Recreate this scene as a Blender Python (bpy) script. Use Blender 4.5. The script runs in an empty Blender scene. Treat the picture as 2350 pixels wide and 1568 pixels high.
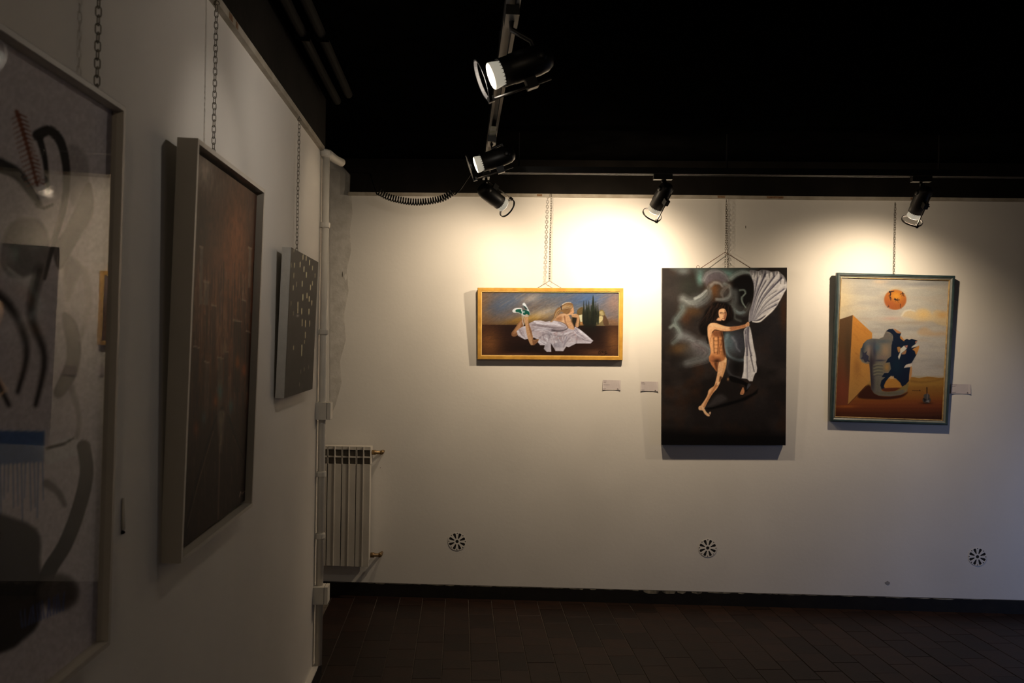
import bpy, math, random
import numpy as np
from mathutils import Vector, Matrix

# ------------------------------------------------------------------ camera
S = bpy.context.scene
COL = S.collection
FPX = 1900.0
YAW, ROLL, PITCH = math.radians(3.6), 0.016, -2 / 1900
CAM = Vector((0, 0, 1.45))
CF = Vector((math.sin(YAW) * math.cos(PITCH), math.cos(YAW) * math.cos(PITCH), math.sin(PITCH)))
_R = Vector((math.cos(YAW), -math.sin(YAW), 0))
_U = _R.cross(CF)
CR = _R * math.cos(ROLL) + _U * math.sin(ROLL)
CU = _U * math.cos(ROLL) - _R * math.sin(ROLL)
cd = bpy.data.cameras.new('camera')
cd.sensor_width = 36
cd.lens = 36 * FPX / 2350
cd.clip_start = 0.05
cd.dof.use_dof = True
cd.dof.focus_distance = 4.4
cd.dof.aperture_fstop = 8
cam = bpy.data.objects.new('camera', cd)
COL.objects.link(cam)
cam.matrix_world = Matrix(((CR.x, CU.x, -CF.x, CAM.x), (CR.y, CU.y, -CF.y, CAM.y),
                           (CR.z, CU.z, -CF.z, CAM.z), (0, 0, 0, 1)))
S.camera = cam

# ------------------------------------------------------------------ world, daylight, exposure
S.view_settings.view_transform = 'Standard'
S.view_settings.look = 'None'
S.view_settings.exposure = 0.0
S.view_settings.gamma = 1.0
S.view_settings.use_curve_mapping = False
w = bpy.data.worlds.new('world')
S.world = w
w.use_nodes = True
w.node_tree.nodes['Background'].inputs[0].default_value = (0.30, 0.42, 0.75, 1)
w.node_tree.nodes['Background'].inputs[1].default_value = 0.25
XR = 3.95                                    # right wall plane
WIN = (2.20, 3.70, 0.12, 1.40)               # its window: y0, y1, z0, z1
ld = bpy.data.lights.new('daylight', 'AREA')
ld.shape = 'RECTANGLE'
ld.size, ld.size_y = 0.9, 0.9
ld.color = (0.42, 0.55, 1.0)
ld.energy = 42
lo = bpy.data.objects.new('daylight', ld)
COL.objects.link(lo)
lo.location = (XR + 0.85, 1.55, 1.55)                       # sky light falling in through the low window at a slant
lo.rotation_euler = Vector((2.2 - lo.location.x, 4.4 - lo.location.y, .55 - lo.location.z)).to_track_quat('-Z', 'Y').to_euler()

# ------------------------------------------------------------------ pixel helpers
def ray(x, y):
    return CF * FPX + CR * (x - 1175) - CU * (y - 784)
def hit(x, y, p, n):
    d = ray(x, y)
    return CAM + d * ((Vector(p) - CAM).dot(n) / d.dot(n))
def fl(x, y, z=0.0):
    return hit(x, y, (0, 0, z), Vector((0, 0, 1)))
def lw(x, y, X):
    return hit(x, y, (X, 0, 0), Vector((1, 0, 0)))
_a, _b = fl(1000, 1371), fl(2300, 1407)
WD = (_b - _a).normalized()                  # back wall direction
WN = Vector((WD.y, -WD.x, 0))                # its normal, into the room
W0 = _a.copy()
def bw(x, y, off=0.0):
    return hit(x, y, W0 + WN * off, WN)
def wy(x):                                   # back wall y at a given x
    return W0.y + (x - W0.x) * WD.y / WD.x
def onwall(s, z, off=0.0):
    p = W0 + WD * s + WN * off
    return Vector((p.x, p.y, z))
def ws(p):
    return (p - W0).dot(WD)
XL, YEND = -0.59, 3.55                       # left wall plane and its end
CEIL = 2.46

# ------------------------------------------------------------------ mesh helpers
class MB:
    def __init__(s): s.v, s.f = [], []
    def add(s, vs, fs):
        o = len(s.v)
        s.v += [tuple(v) for v in vs]
        s.f += [tuple(i + o for i in f) for f in fs]
        return s
    def box(s, x0, x1, y0, y1, z0, z1, bev=0.0):
        if bev <= 0:
            return s.add([(x, y, z) for z in (z0, z1) for y in (y0, y1) for x in (x0, x1)],
                         [(0, 2, 3, 1), (4, 5, 7, 6), (0, 1, 5, 4), (2, 6, 7, 3), (0, 4, 6, 2), (1, 3, 7, 5)])
        b = bev                                                  # top face bevel (towards +z)
        lo = [(x0, y0, z0), (x1, y0, z0), (x1, y1, z0), (x0, y1, z0)]
        md = [(x, y, z1 - b) for x, y, z in lo]
        hi = [(x0 + b, y0 + b, z1), (x1 - b, y0 + b, z1), (x1 - b, y1 - b, z1), (x0 + b, y1 - b, z1)]
        fs = [(3, 2, 1, 0), (8, 9, 10, 11)]
        for i in range(4):
            j = (i + 1) % 4
            fs += [(i, j, 4 + j, 4 + i), (4 + i, 4 + j, 8 + j, 8 + i)]
        return s.add(lo + md + hi, fs)
    def prism(s, pts, a, b, axis='z'):
        n = len(pts)
        def m(p, t):
            return {'z': (p[0], p[1], t), 'y': (p[0], t, p[1]), 'x': (t, p[0], p[1])}[axis]
        vs = [m(p, a) for p in pts] + [m(p, b) for p in pts]
        fs = [tuple(range(n))[::-1], tuple(range(n, 2 * n))] + [(i, (i + 1) % n, n + (i + 1) % n, n + i) for i in range(n)]
        return s.add(vs, fs)
    def tube(s, pts, r, n=8, caps=True, closed=False):
        pts = [Vector(p) for p in pts]
        rs = r if isinstance(r, (list, tuple)) else [r] * len(pts)
        m = len(pts)
        t0 = (pts[1] - pts[0]).normalized()
        up = Vector((0, 0, 1)) if abs(t0.z) < .9 else Vector((1, 0, 0))
        u = t0.cross(up).normalized()
        rings = []
        for i in range(m):
            if closed: t = pts[(i + 1) % m] - pts[i - 1]
            else: t = pts[min(i + 1, m - 1)] - pts[max(i - 1, 0)]
            t.normalize()
            u = (u - t * u.dot(t)).normalized()
            v = t.cross(u)
            rings += [pts[i] + (u * math.cos(2 * math.pi * k / n) + v * math.sin(2 * math.pi * k / n)) * rs[i] for k in range(n)]
        fs = []
        for i in range(m if closed else m - 1):
            j = (i + 1) % m
            fs += [(i * n + k, i * n + (k + 1) % n, j * n + (k + 1) % n, j * n + k) for k in range(n)]
        if caps and not closed:
            fs += [tuple(range(n))[::-1], tuple(range((m - 1) * n, m * n))]
        return s.add(rings, fs)
    def lathe(s, prof, n=20, M=None):                            # profile (r, z) about z
        vs, fs = [], []
        for r, z in prof:
            vs += [Vector((r * math.cos(2 * math.pi * k / n), r * math.sin(2 * math.pi * k / n), z)) for k in range(n)]
        for i in range(len(prof) - 1):
            fs += [(i * n + k, i * n + (k + 1) % n, (i + 1) * n + (k + 1) % n, (i + 1) * n + k) for k in range(n)]
        fs += [tuple(range(n))[::-1], tuple(range((len(prof) - 1) * n, len(prof) * n))]
        if M: vs = [M @ v for v in vs]
        return s.add(vs, fs)
    def build(s, name, m, parent=None, smooth=False, M=None):
        me = bpy.data.meshes.new(name)
        me.from_pydata(s.v, [], s.f)
        me.validate()
        if smooth: me.shade_smooth()
        if m: me.materials.append(m)
        o = bpy.data.objects.new(name, me)
        COL.objects.link(o)
        if parent: o.parent = parent
        if M: o.matrix_local = M
        return o

def tag(o, label=None, cat=None, group=None, kind=None):
    if label: o['label'] = label
    if cat: o['category'] = cat
    if group: o['group'] = group
    if kind: o['kind'] = kind
    return o
def empty(name, M=None):
    o = bpy.data.objects.new(name, None)
    o.empty_display_size = 0.05
    COL.objects.link(o)
    if M: o.matrix_world = M
    return o
def basis(X, Y, Z, o):
    return Matrix(((X.x, Y.x, Z.x, o.x), (X.y, Y.y, Z.y, o.y), (X.z, Y.z, Z.z, o.z), (0, 0, 0, 1)))
def obj_copy(o, parent=None, M=None):
    c = o.copy()
    COL.objects.link(c)
    c.parent = parent
    if M: c.matrix_local = M
    return c

# ------------------------------------------------------------------ materials
def mat(name, col, rough=.6, metal=0.0, var=0.0, scale=20.0, bump=0.0, bscale=None, obj_rand=0.0, col2=None, stretch=(1, 1, 1), spec=.5):
    m = bpy.data.materials.new(name)
    m.use_nodes = True
    N, L = m.node_tree.nodes, m.node_tree.links
    b = N['Principled BSDF']
    b.inputs['Roughness'].default_value = rough
    b.inputs['Metallic'].default_value = metal
    b.inputs['Specular IOR Level'].default_value = spec
    tc = N.new('ShaderNodeTexCoord')
    mp = N.new('ShaderNodeMapping')
    mp.inputs['Scale'].default_value = stretch
    L.new(tc.outputs['Object'], mp.inputs[0])
    nz = N.new('ShaderNodeTexNoise')
    nz.inputs['Scale'].default_value = scale
    nz.inputs['Detail'].default_value = 5
    L.new(mp.outputs[0], nz.inputs['Vector'])
    mx = N.new('ShaderNodeMix')
    mx.data_type = 'RGBA'
    c2 = col2 if col2 else tuple(max(0, c * (1 - var)) for c in col)
    mx.inputs[6].default_value = (*col, 1)
    mx.inputs[7].default_value = (*c2, 1)
    rp = N.new('ShaderNodeMapRange')
    rp.inputs[1].default_value, rp.inputs[2].default_value = .35, .65
    L.new(nz.outputs[0], rp.inputs[0])
    L.new(rp.outputs[0], mx.inputs[0])
    out = mx.outputs[2]
    if obj_rand:
        oi = N.new('ShaderNodeObjectInfo')
        hs = N.new('ShaderNodeHueSaturation')
        r2 = N.new('ShaderNodeMapRange')
        r2.inputs[3].default_value, r2.inputs[4].default_value = 1 - obj_rand, 1 + obj_rand
        L.new(oi.outputs['Random'], r2.inputs[0])
        L.new(r2.outputs[0], hs.inputs['Value'])
        L.new(out, hs.inputs['Color'])
        out = hs.outputs[0]
    L.new(out, b.inputs['Base Color'])
    if bump:
        bp = N.new('ShaderNodeBump')
        bp.inputs['Strength'].default_value = bump
        bp.inputs['Distance'].default_value = .004
        n2 = N.new('ShaderNodeTexNoise')
        n2.inputs['Scale'].default_value = bscale or scale * 4
        n2.inputs['Detail'].default_value = 6
        L.new(mp.outputs[0], n2.inputs['Vector'])
        L.new(n2.outputs[0], bp.inputs['Height'])
        L.new(bp.outputs[0], b.inputs['Normal'])
    return m
def emit(name, col, st):
    m = bpy.data.materials.new(name)
    m.use_nodes = True
    b = m.node_tree.nodes['Principled BSDF']
    b.inputs['Base Color'].default_value = (*col, 1)
    b.inputs['Emission Color'].default_value = (*col, 1)
    b.inputs['Emission Strength'].default_value = st
    return m

M_WALL = mat('painted_plaster', (.72, .69, .645), .85, var=.07, scale=2.2, bump=.10, bscale=55)
M_BLACK = mat('black_paint', (.002, .0019, .0018), .95, var=.4, scale=9, bump=.2, spec=.0)
M_FASCIA = mat('fascia_paint', (.010, .008, .0065), .75, col2=(.006, .005, .004), scale=7, bump=.3, spec=.1)
M_BASE = mat('black_baseboard', (.007, .006, .006), .55, col2=(.012, .010, .008), scale=8, bump=.3, spec=.3)
M_SCUFF = mat('scuffed_edge', (.30, .27, .20), .8, col2=(.05, .045, .035), scale=26, stretch=(1, 1, .3), bump=.3)
M_GROUT = mat('grout', (.11, .088, .070), .9, var=.4, scale=40)
M_TILE = mat('glazed_terracotta', (.0185, .0085, .0054), .45, col2=(.0115, .0064, .0046), scale=11, bump=.12, bscale=60, obj_rand=.35, spec=.2)
M_TRIM = mat('rail_paint', (.42, .38, .32), .6, col2=(.30, .26, .20), scale=14, bump=.3)
M_RUST = mat('rust', (.16, .07, .03), .8, col2=(.30, .2, .12), scale=60)
M_PIPE = mat('white_enamel', (.76, .72, .65), .45, var=.10, scale=12, bump=.1)
M_RAD = mat('radiator_enamel', (.56, .52, .46), .45, var=.12, scale=8)
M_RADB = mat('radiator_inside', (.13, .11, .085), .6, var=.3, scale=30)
M_DARK = mat('dark_void', (.006, .006, .006), .9, var=.2)
M_BRASS = mat('old_brass', (.30, .20, .09), .45, metal=.7, col2=(.16, .1, .05), scale=70)
M_CHAIN = mat('chain_steel', (.17, .145, .11), .45, metal=.55, var=.4, scale=150)
M_WIRE = mat('cord', (.20, .12, .08), .7, var=.3, scale=100)
M_METAL = mat('black_metal', (.010, .009, .009), .42, var=.3, scale=30, spec=.5)
M_STEEL = mat('grey_rod', (.10, .09, .08), .4, metal=.4, var=.3, scale=60)
M_CARD = mat('card_paper', (.52, .47, .48), .7, var=.05, scale=30)
M_INK = mat('card_ink', (.07, .05, .05), .8, var=.2, scale=200)
M_GOLD = mat('gold_wood', (.56, .31, .055), .38, col2=(.44, .23, .04), scale=9, stretch=(3, 3, 3), bump=.1)
M_GOLDL = mat('gold_lip', (.80, .55, .20), .35, var=.2, scale=20)
M_CANVDK = mat('canvas_edge_dark', (.012, .010, .009), .7, var=.4, scale=30, bump=.2)
M_CANVW = mat('canvas_edge_white', (.52, .50, .46), .8, var=.1, scale=30, bump=.2)
M_FRW = mat('white_frame', (.50, .46, .40), .5, var=.06, scale=14)
M_TEAL = mat('teal_frame', (.030, .055, .060), .4, col2=(.018, .034, .04), scale=25, bump=.1)
M_TEALL = mat('grey_frame_slope', (.16, .17, .16), .4, col2=(.11, .12, .11), scale=25)
M_GILT = mat('gilt_lip', (.42, .30, .14), .35, metal=.3, col2=(.26, .17, .08), scale=40)
M_RUBBER = mat('black_rubber', (.006, .006, .006), .5, var=.2, spec=.3)
M_BULBG = emit('bulb_glass', (.85, .78, .62), .35)
M_GLOW = emit('bulb_glow', (1.0, .84, .58), 14)
M_GLOWD = emit('bulb_glow_soft', (1.0, .90, .74), 3)
M_STICK = mat('sticker', (.22, .24, .15), .6, col2=(.3, .3, .3), scale=30)
M_CONDUIT = mat('dark_conduit', (.006, .005, .004), .8, var=.3, spec=.08)
M_MATB = mat('mat_board', (.62, .58, .57), .8, var=.03)

def glass_mat():
    m = bpy.data.materials.new('picture_glass')
    m.use_nodes = True
    N, L = m.node_tree.nodes, m.node_tree.links
    N.remove(N['Principled BSDF'])
    fr = N.new('ShaderNodeFresnel')
    fr.inputs[0].default_value = 1.34
    tr = N.new('ShaderNodeBsdfTransparent')
    gl = N.new('ShaderNodeBsdfGlossy')
    gl.inputs['Roughness'].default_value = .012
    nz = N.new('ShaderNodeTexNoise')
    nz.inputs['Scale'].default_value = 3
    bp = N.new('ShaderNodeBump')
    bp.inputs['Strength'].default_value = .02
    bp.inputs['Distance'].default_value = .002
    L.new(nz.outputs[0], bp.inputs['Height'])
    L.new(bp.outputs[0], gl.inputs['Normal'])
    mx = N.new('ShaderNodeMixShader')
    ge = N.new('ShaderNodeNewGeometry')
    mu = N.new('ShaderNodeMath')
    mu.operation = 'MULTIPLY'
    iv = N.new('ShaderNodeMath')
    iv.operation = 'SUBTRACT'
    iv.inputs[0].default_value = 1
    L.new(ge.outputs['Backfacing'], iv.inputs[1])
    L.new(fr.outputs[0], mu.inputs[0])
    L.new(iv.outputs[0], mu.inputs[1])
    L.new(mu.outputs[0], mx.inputs[0])
    L.new(tr.outputs[0], mx.inputs[1])
    L.new(gl.outputs[0], mx.inputs[2])
    L.new(mx.outputs[0], N['Material Output'].inputs[0])
    return m
M_GLASS = glass_mat()

def paint_mat(name, rough=.55, bump=.12):
    m = bpy.data.materials.new(name)
    m.use_nodes = True
    N, L = m.node_tree.nodes, m.node_tree.links
    b = N['Principled BSDF']
    at = N.new('ShaderNodeAttribute')
    at.attribute_name = 'paint'
    L.new(at.outputs['Color'], b.inputs['Base Color'])
    b.inputs['Roughness'].default_value = rough
    b.inputs['Specular IOR Level'].default_value = .1
    tc = N.new('ShaderNodeTexCoord')
    nz = N.new('ShaderNodeTexNoise')
    nz.inputs['Scale'].default_value = 260
    L.new(tc.outputs['Object'], nz.inputs['Vector'])
    bp = N.new('ShaderNodeBump')
    bp.inputs['Strength'].default_value = bump
    bp.inputs['Distance'].default_value = .001
    L.new(nz.outputs[0], bp.inputs['Height'])
    L.new(bp.outputs[0], b.inputs['Normal'])
    return m

# ================================================================== the room
def struct(name, mb, m, smooth=False):
    return tag(mb.build(name, m, smooth=smooth), kind='structure')

SL, SR = ws(Vector((-2.2, wy(-2.2), 0))), ws(Vector((XR, wy(XR), 0)))
# floor slab under the tiles
TP = .127
XC0 = fl(1023, 1372).x                       # one long joint runs through this x
floor = struct('floor', MB().box(-2.2, XR, -2.6, 5.1, -.12, -.004), M_GROUT)
rnd = random.Random(4)
tile_cache = {}
rest = MB()
TL, GAP = .212, .0035
k0, k1 = int((-.62 - XC0) / TP) - 2, int((XR - XC0) / TP) + 1
for k in range(k0, k1):
    xa, xb = XC0 + k * TP + GAP / 2, XC0 + (k + 1) * TP - GAP / 2
    if xb > XR: xb = XR
    off = .058 if k % 2 else .160
    yc = wy((xa + xb) / 2)
    yb = yc + .0
    ya = yc - off
    n = 0
    while ya > -2.6:
        ya0 = ya + .0016
        first = n == 0
        y1 = yb if not first else None
        cx, cy = (xa + xb) / 2, (ya + yb) / 2
        v = Vector((cx, cy, 0)) - CAM
        dep = v.dot(CF)
        vis = dep > .5 and abs(v.dot(CR) / dep) < 1265 / FPX and abs(v.dot(CU) / dep) < 850 / FPX
        if first:
            pts = [(xa, ya0), (xb, ya0), (xb, wy(xb) - .002), (xa, wy(xa) - .002)]
            mb = MB().prism([(p[0] - cx, p[1] - cy) for p in pts], -.012, 0.0)
        else:
            mb = None
        if vis and cx > XL - .05:
            if first:
                t = mb.build('tile', M_TILE, floor)
                t.location = (cx, cy, 0)
            else:
                key = 'full'
                if key not in tile_cache:
                    a, b2 = (TP - GAP) / 2, (TL - .0016) / 2
                    t = MB().box(-a, a, -b2, b2, -.012, 0, .0012).build('tile', M_TILE, floor)
                    tile_cache[key] = t
                else:
                    t = obj_copy(tile_cache[key], floor)
                t.location = (cx, (ya0 + yb) / 2, rnd.uniform(-.0006, .0006))
        else:
            if first: rest.prism(pts, -.012, 0)
            elif cx > XL - .05: rest.box(xa, xb, ya0, yb, -.012, 0, .0012)
        yb = ya
        ya -= TL
        n += 1
tag(rest.build('tile', M_TILE, floor), kind='stuff')

def wallbox(s0, s1, o0, o1, z0, z1):         # box along the back wall (o0 deeper than o1)
    p = [onwall(s0, 0, o0), onwall(s1, 0, o0), onwall(s1, 0, o1), onwall(s0, 0, o1)]
    return [(q.x, q.y) for q in p], z0, z1
def wb(mb, s0, s1, o0, o1, z0, z1):
    p, a, b = wallbox(s0, s1, o0, o1, z0, z1)
    return mb.prism(p, a, b)

struct('wall_back', wb(MB(), SL, SR + .3, -.25, 0, 0, CEIL), M_WALL)
struct('wall_left', MB().box(XL - .3, XL, -2.6, YEND, 0, CEIL), M_WALL)
struct('wall_alcove', MB().box(-2.45, -2.2, YEND - .6, 5.1, 0, CEIL), M_WALL)
struct('wall_alcove_near', MB().box(-2.2, XL - .3, YEND - .6, YEND - .5, 0, CEIL), M_WALL)
struct('wall_rear', MB().box(XL - .3, XR + .2, -2.85, -2.6, 0, CEIL), M_WALL)
y0, y1, z0, z1 = WIN
mb = MB().box(XR, XR + .2, -2.6, y0, 0, CEIL).box(XR, XR + .2, y1, 4.6, 0, CEIL)
mb.box(XR, XR + .2, y0, y1, 0, z0).box(XR, XR + .2, y0, y1, z1, CEIL)
struct('wall_right', mb, M_WALL)
win = struct('window_1', MB().box(XR + .08, XR + .13, y0, y1, z0, z0 + .05).box(XR + .08, XR + .13, y0, y1, z1 - .05, z1)
             .box(XR + .08, XR + .13, y0, y0 + .05, z0 + .05, z1 - .05).box(XR + .08, XR + .13, y1 - .05, y1, z0 + .05, z1 - .05)
             .box(XR + .08, XR + .13, 2.925, 2.975, z0 + .05, z1 - .05), M_FRW)
for a, b in ((y0 + .05, 2.925), (2.975, y1 - .05)):
    MB().box(XR + .10, XR + .106, a, b, z0 + .05, z1 - .05).build('pane', M_GLASS, win)
struct('ceiling', MB().box(-2.2, XR + .2, -2.85, 5.1, CEIL, CEIL + .1), M_BLACK)

# picture rail and black fascia above it
RB, RL = 2.262, 2.232                        # rail heights (back, left)
sF = ws(bw(805, 438))
struct('trim_1', wb(MB(), sF - .012, SR, 0, .016, RB - .008, RB + .010), M_TRIM)
for s0, ln in ((sF + 1.05, .03), (sF + 1.73, .05), (sF + 2.05, .04), (sF + 2.32, .09), (sF + 3.1, .03)):
    wb(MB(), s0, s0 + ln, .016, .0168, RB - .004, RB + .008).build('rust_patch', M_RUST, bpy.data.objects['trim_1'])
pts = []
for px, py in ((805, 437), (805, 402), (792, 384), (781, 362), (771, 349)):
    p = bw(px, py, .012)
    pts.append((ws(p), p.z))
pts = [(SR, RB + .010), (sF, RB + .010)] + pts[1:] + [(pts[-1][0], CEIL), (SR, CEIL)]
mb = MB()
n = len(pts)
vs = [onwall(s, z, 0) for s, z in pts] + [onwall(s, z, .02) for s, z in pts]
mb.add(vs, [tuple(range(n))[::-1], tuple(range(n, 2 * n))] + [(i, (i + 1) % n, n + (i + 1) % n, n + i) for i in range(n)])
struct('trim_2', mb, M_FASCIA)
struct('trim_3', MB().box(XL, XL + .016, -2.6, YEND - .06, RL - .008, RL + .012), M_TRIM)
struct('trim_4', MB().box(XL, XL + .008, -2.6, YEND, RL + .016, CEIL), M_FASCIA)
for i, (yy, ln) in enumerate(((2.06, .03), (2.12, .02), (1.2, .04))):
    MB().box(XL + .016, XL + .0168, yy, yy + ln, RL - .006, RL + .010).build('rust_patch', M_RUST, bpy.data.objects['trim_3'])

# baseboards with scuffed upper edges
bb = struct('baseboard_back', wb(MB(), SL, SR, 0, .012, 0, .073), M_BASE)
r7 = random.Random(7)
s = ws(bw(770, 1340))
while s < 2.9:
    ln = r7.uniform(.03, .14)
    hh = r7.uniform(.002, .007) + (.012 if 1.15 < s < 1.5 else 0)
    mb = MB()
    q = [(s, .0735), (s + ln, .0735), (s + ln * .9, .0735 - hh * r7.uniform(.3, 1)), (s + ln * .6, .0735 - hh), (s + ln * .3, .0735 - hh * r7.uniform(.4, 1)), (s + ln * .05, .0735 - hh * .5)]
    vs = [onwall(a, z, .0122) for a, z in q] + [onwall(a, z, .0128) for a, z in q]
    m_ = len(q)
    mb.add(vs, [tuple(range(m_)), tuple(range(m_, 2 * m_))[::-1]] + [(i, m_ + i, m_ + (i + 1) % m_, (i + 1) % m_) for i in range(m_)])
    mb.build('scuff', M_SCUFF, bb)
    s += ln + r7.uniform(0, .05)
bl = struct('baseboard_left', MB().box(XL, XL + .022, -2.6, YEND + .03, 0, .075), M_BASE)
MB().box(XL, XL + .022, -2.6, YEND + .03, .075, .083).build('ledge', M_WALL, bl)

# ceiling conduits running above the left wall
for i, (xx, zz, yy) in enumerate(((XL + .07, CEIL - .035, 3.45), (XL + .13, CEIL - .035, 3.35))):
    c = empty('ceiling_conduit', Matrix.Translation((xx, -1.0, zz)))
    MB().tube([(0, 0, 0), (0, yy + 1.0, 0)], .016, 10).build('conduit_tube', M_CONDUIT, c, True)
    for yk in (1.6, 2.7, 3.7):
        MB().box(-.022, .022, yk - .012, yk + .012, -.019, .034).build('clamp', M_BLACK, c)
    tag(c, ['dark conduit clamped to the black ceiling beside the left picture rail',
            'dark ceiling conduit farther out from the left picture rail'][i], 'conduit')

# stains and flakes on the back wall
def decal_patch(px, py, w_, h_, m, name, seed):
    rr = random.Random(seed)
    c = bw(px, py)
    s_, z_ = ws(c), c.z
    n = 11
    q = [(s_ + w_ * math.cos(6.283 * i / n) * rr.uniform(.6, 1), z_ + h_ * math.sin(6.283 * i / n) * rr.uniform(.6, 1)) for i in range(n)]
    vs = [onwall(a, z, -.001) for a, z in q] + [onwall(a, z, .0012) for a, z in q]
    mb = MB().add(vs, [tuple(range(n)), tuple(range(n, 2 * n))[::-1]] + [(i, n + i, n + (i + 1) % n, (i + 1) % n) for i in range(n)])
    return mb.build(name, m, bpy.data.objects['wall_back'])
M_STAIN = mat('grey_stain', (.30, .29, .28), .9, var=.3, scale=60)
M_CRACK = mat('crack_dark', (.18, .16, .14), .9, var=.3, scale=60)
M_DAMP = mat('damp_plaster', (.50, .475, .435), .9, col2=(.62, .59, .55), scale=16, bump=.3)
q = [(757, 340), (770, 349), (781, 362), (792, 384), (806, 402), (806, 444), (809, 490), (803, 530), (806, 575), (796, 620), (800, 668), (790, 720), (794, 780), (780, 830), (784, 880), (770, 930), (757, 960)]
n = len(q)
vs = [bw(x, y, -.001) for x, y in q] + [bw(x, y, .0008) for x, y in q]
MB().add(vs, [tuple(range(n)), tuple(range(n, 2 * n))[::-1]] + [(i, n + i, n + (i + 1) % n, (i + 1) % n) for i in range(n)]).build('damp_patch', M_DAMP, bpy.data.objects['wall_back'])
decal_patch(2037, 1338, .016, .012, M_STAIN, 'stain', 3)
decal_patch(793, 636, .008, .022, M_WALL, 'paint_flake', 5)
decal_patch(786, 630, .003, .020, M_CRACK, 'paint_crack', 6)
decal_patch(1711, 521, .003, .010, M_CRACK, 'paint_crack', 8)
decal_patch(768, 374, .010, .003, M_CRACK, 'paint_crack', 9)
decal_patch(873, 1074, .003, .003, M_CRACK, 'paint_crack', 10)

# ================================================================== painter
def fade(t): return t * t * (3 - 2 * t)
def vnoise(x, y, seed):
    r = np.random.RandomState(seed)
    g = r.rand(64, 64)
    xi, yi = np.floor(x).astype(int), np.floor(y).astype(int)
    fx, fy = fade(x - xi), fade(y - yi)
    a, b = g[yi % 64, xi % 64], g[yi % 64, (xi + 1) % 64]
    c, d = g[(yi + 1) % 64, xi % 64], g[(yi + 1) % 64, (xi + 1) % 64]
    return (a * (1 - fx) + b * fx) * (1 - fy) + (c * (1 - fx) + d * fx) * fy
def fbm(x, y, seed, o=4):
    s, a, t = 0, .5, 0
    for i in range(o):
        s = s + a * vnoise(x * 2 ** i, y * 2 ** i, seed + i)
        t += a
        a *= .5
    return s / t
def spline(pts, closed, n=5):
    P = np.array(pts, float)
    m = len(P)
    out = []
    for i in range(m if closed else m - 1):
        p0 = P[i - 1] if (closed or i > 0) else P[0]
        p1, p2 = P[i], P[(i + 1) % m]
        p3 = P[(i + 2) % m] if (closed or i + 2 < m) else P[-1]
        for t in np.linspace(0, 1, n, endpoint=False):
            out.append(.5 * (2 * p1 + (p2 - p0) * t + (2 * p0 - 5 * p1 + 4 * p2 - p3) * t ** 2 + (3 * p1 - p0 - 3 * p2 + p3) * t ** 3))
    if not closed: out.append(P[-1])
    return np.array(out)
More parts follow.
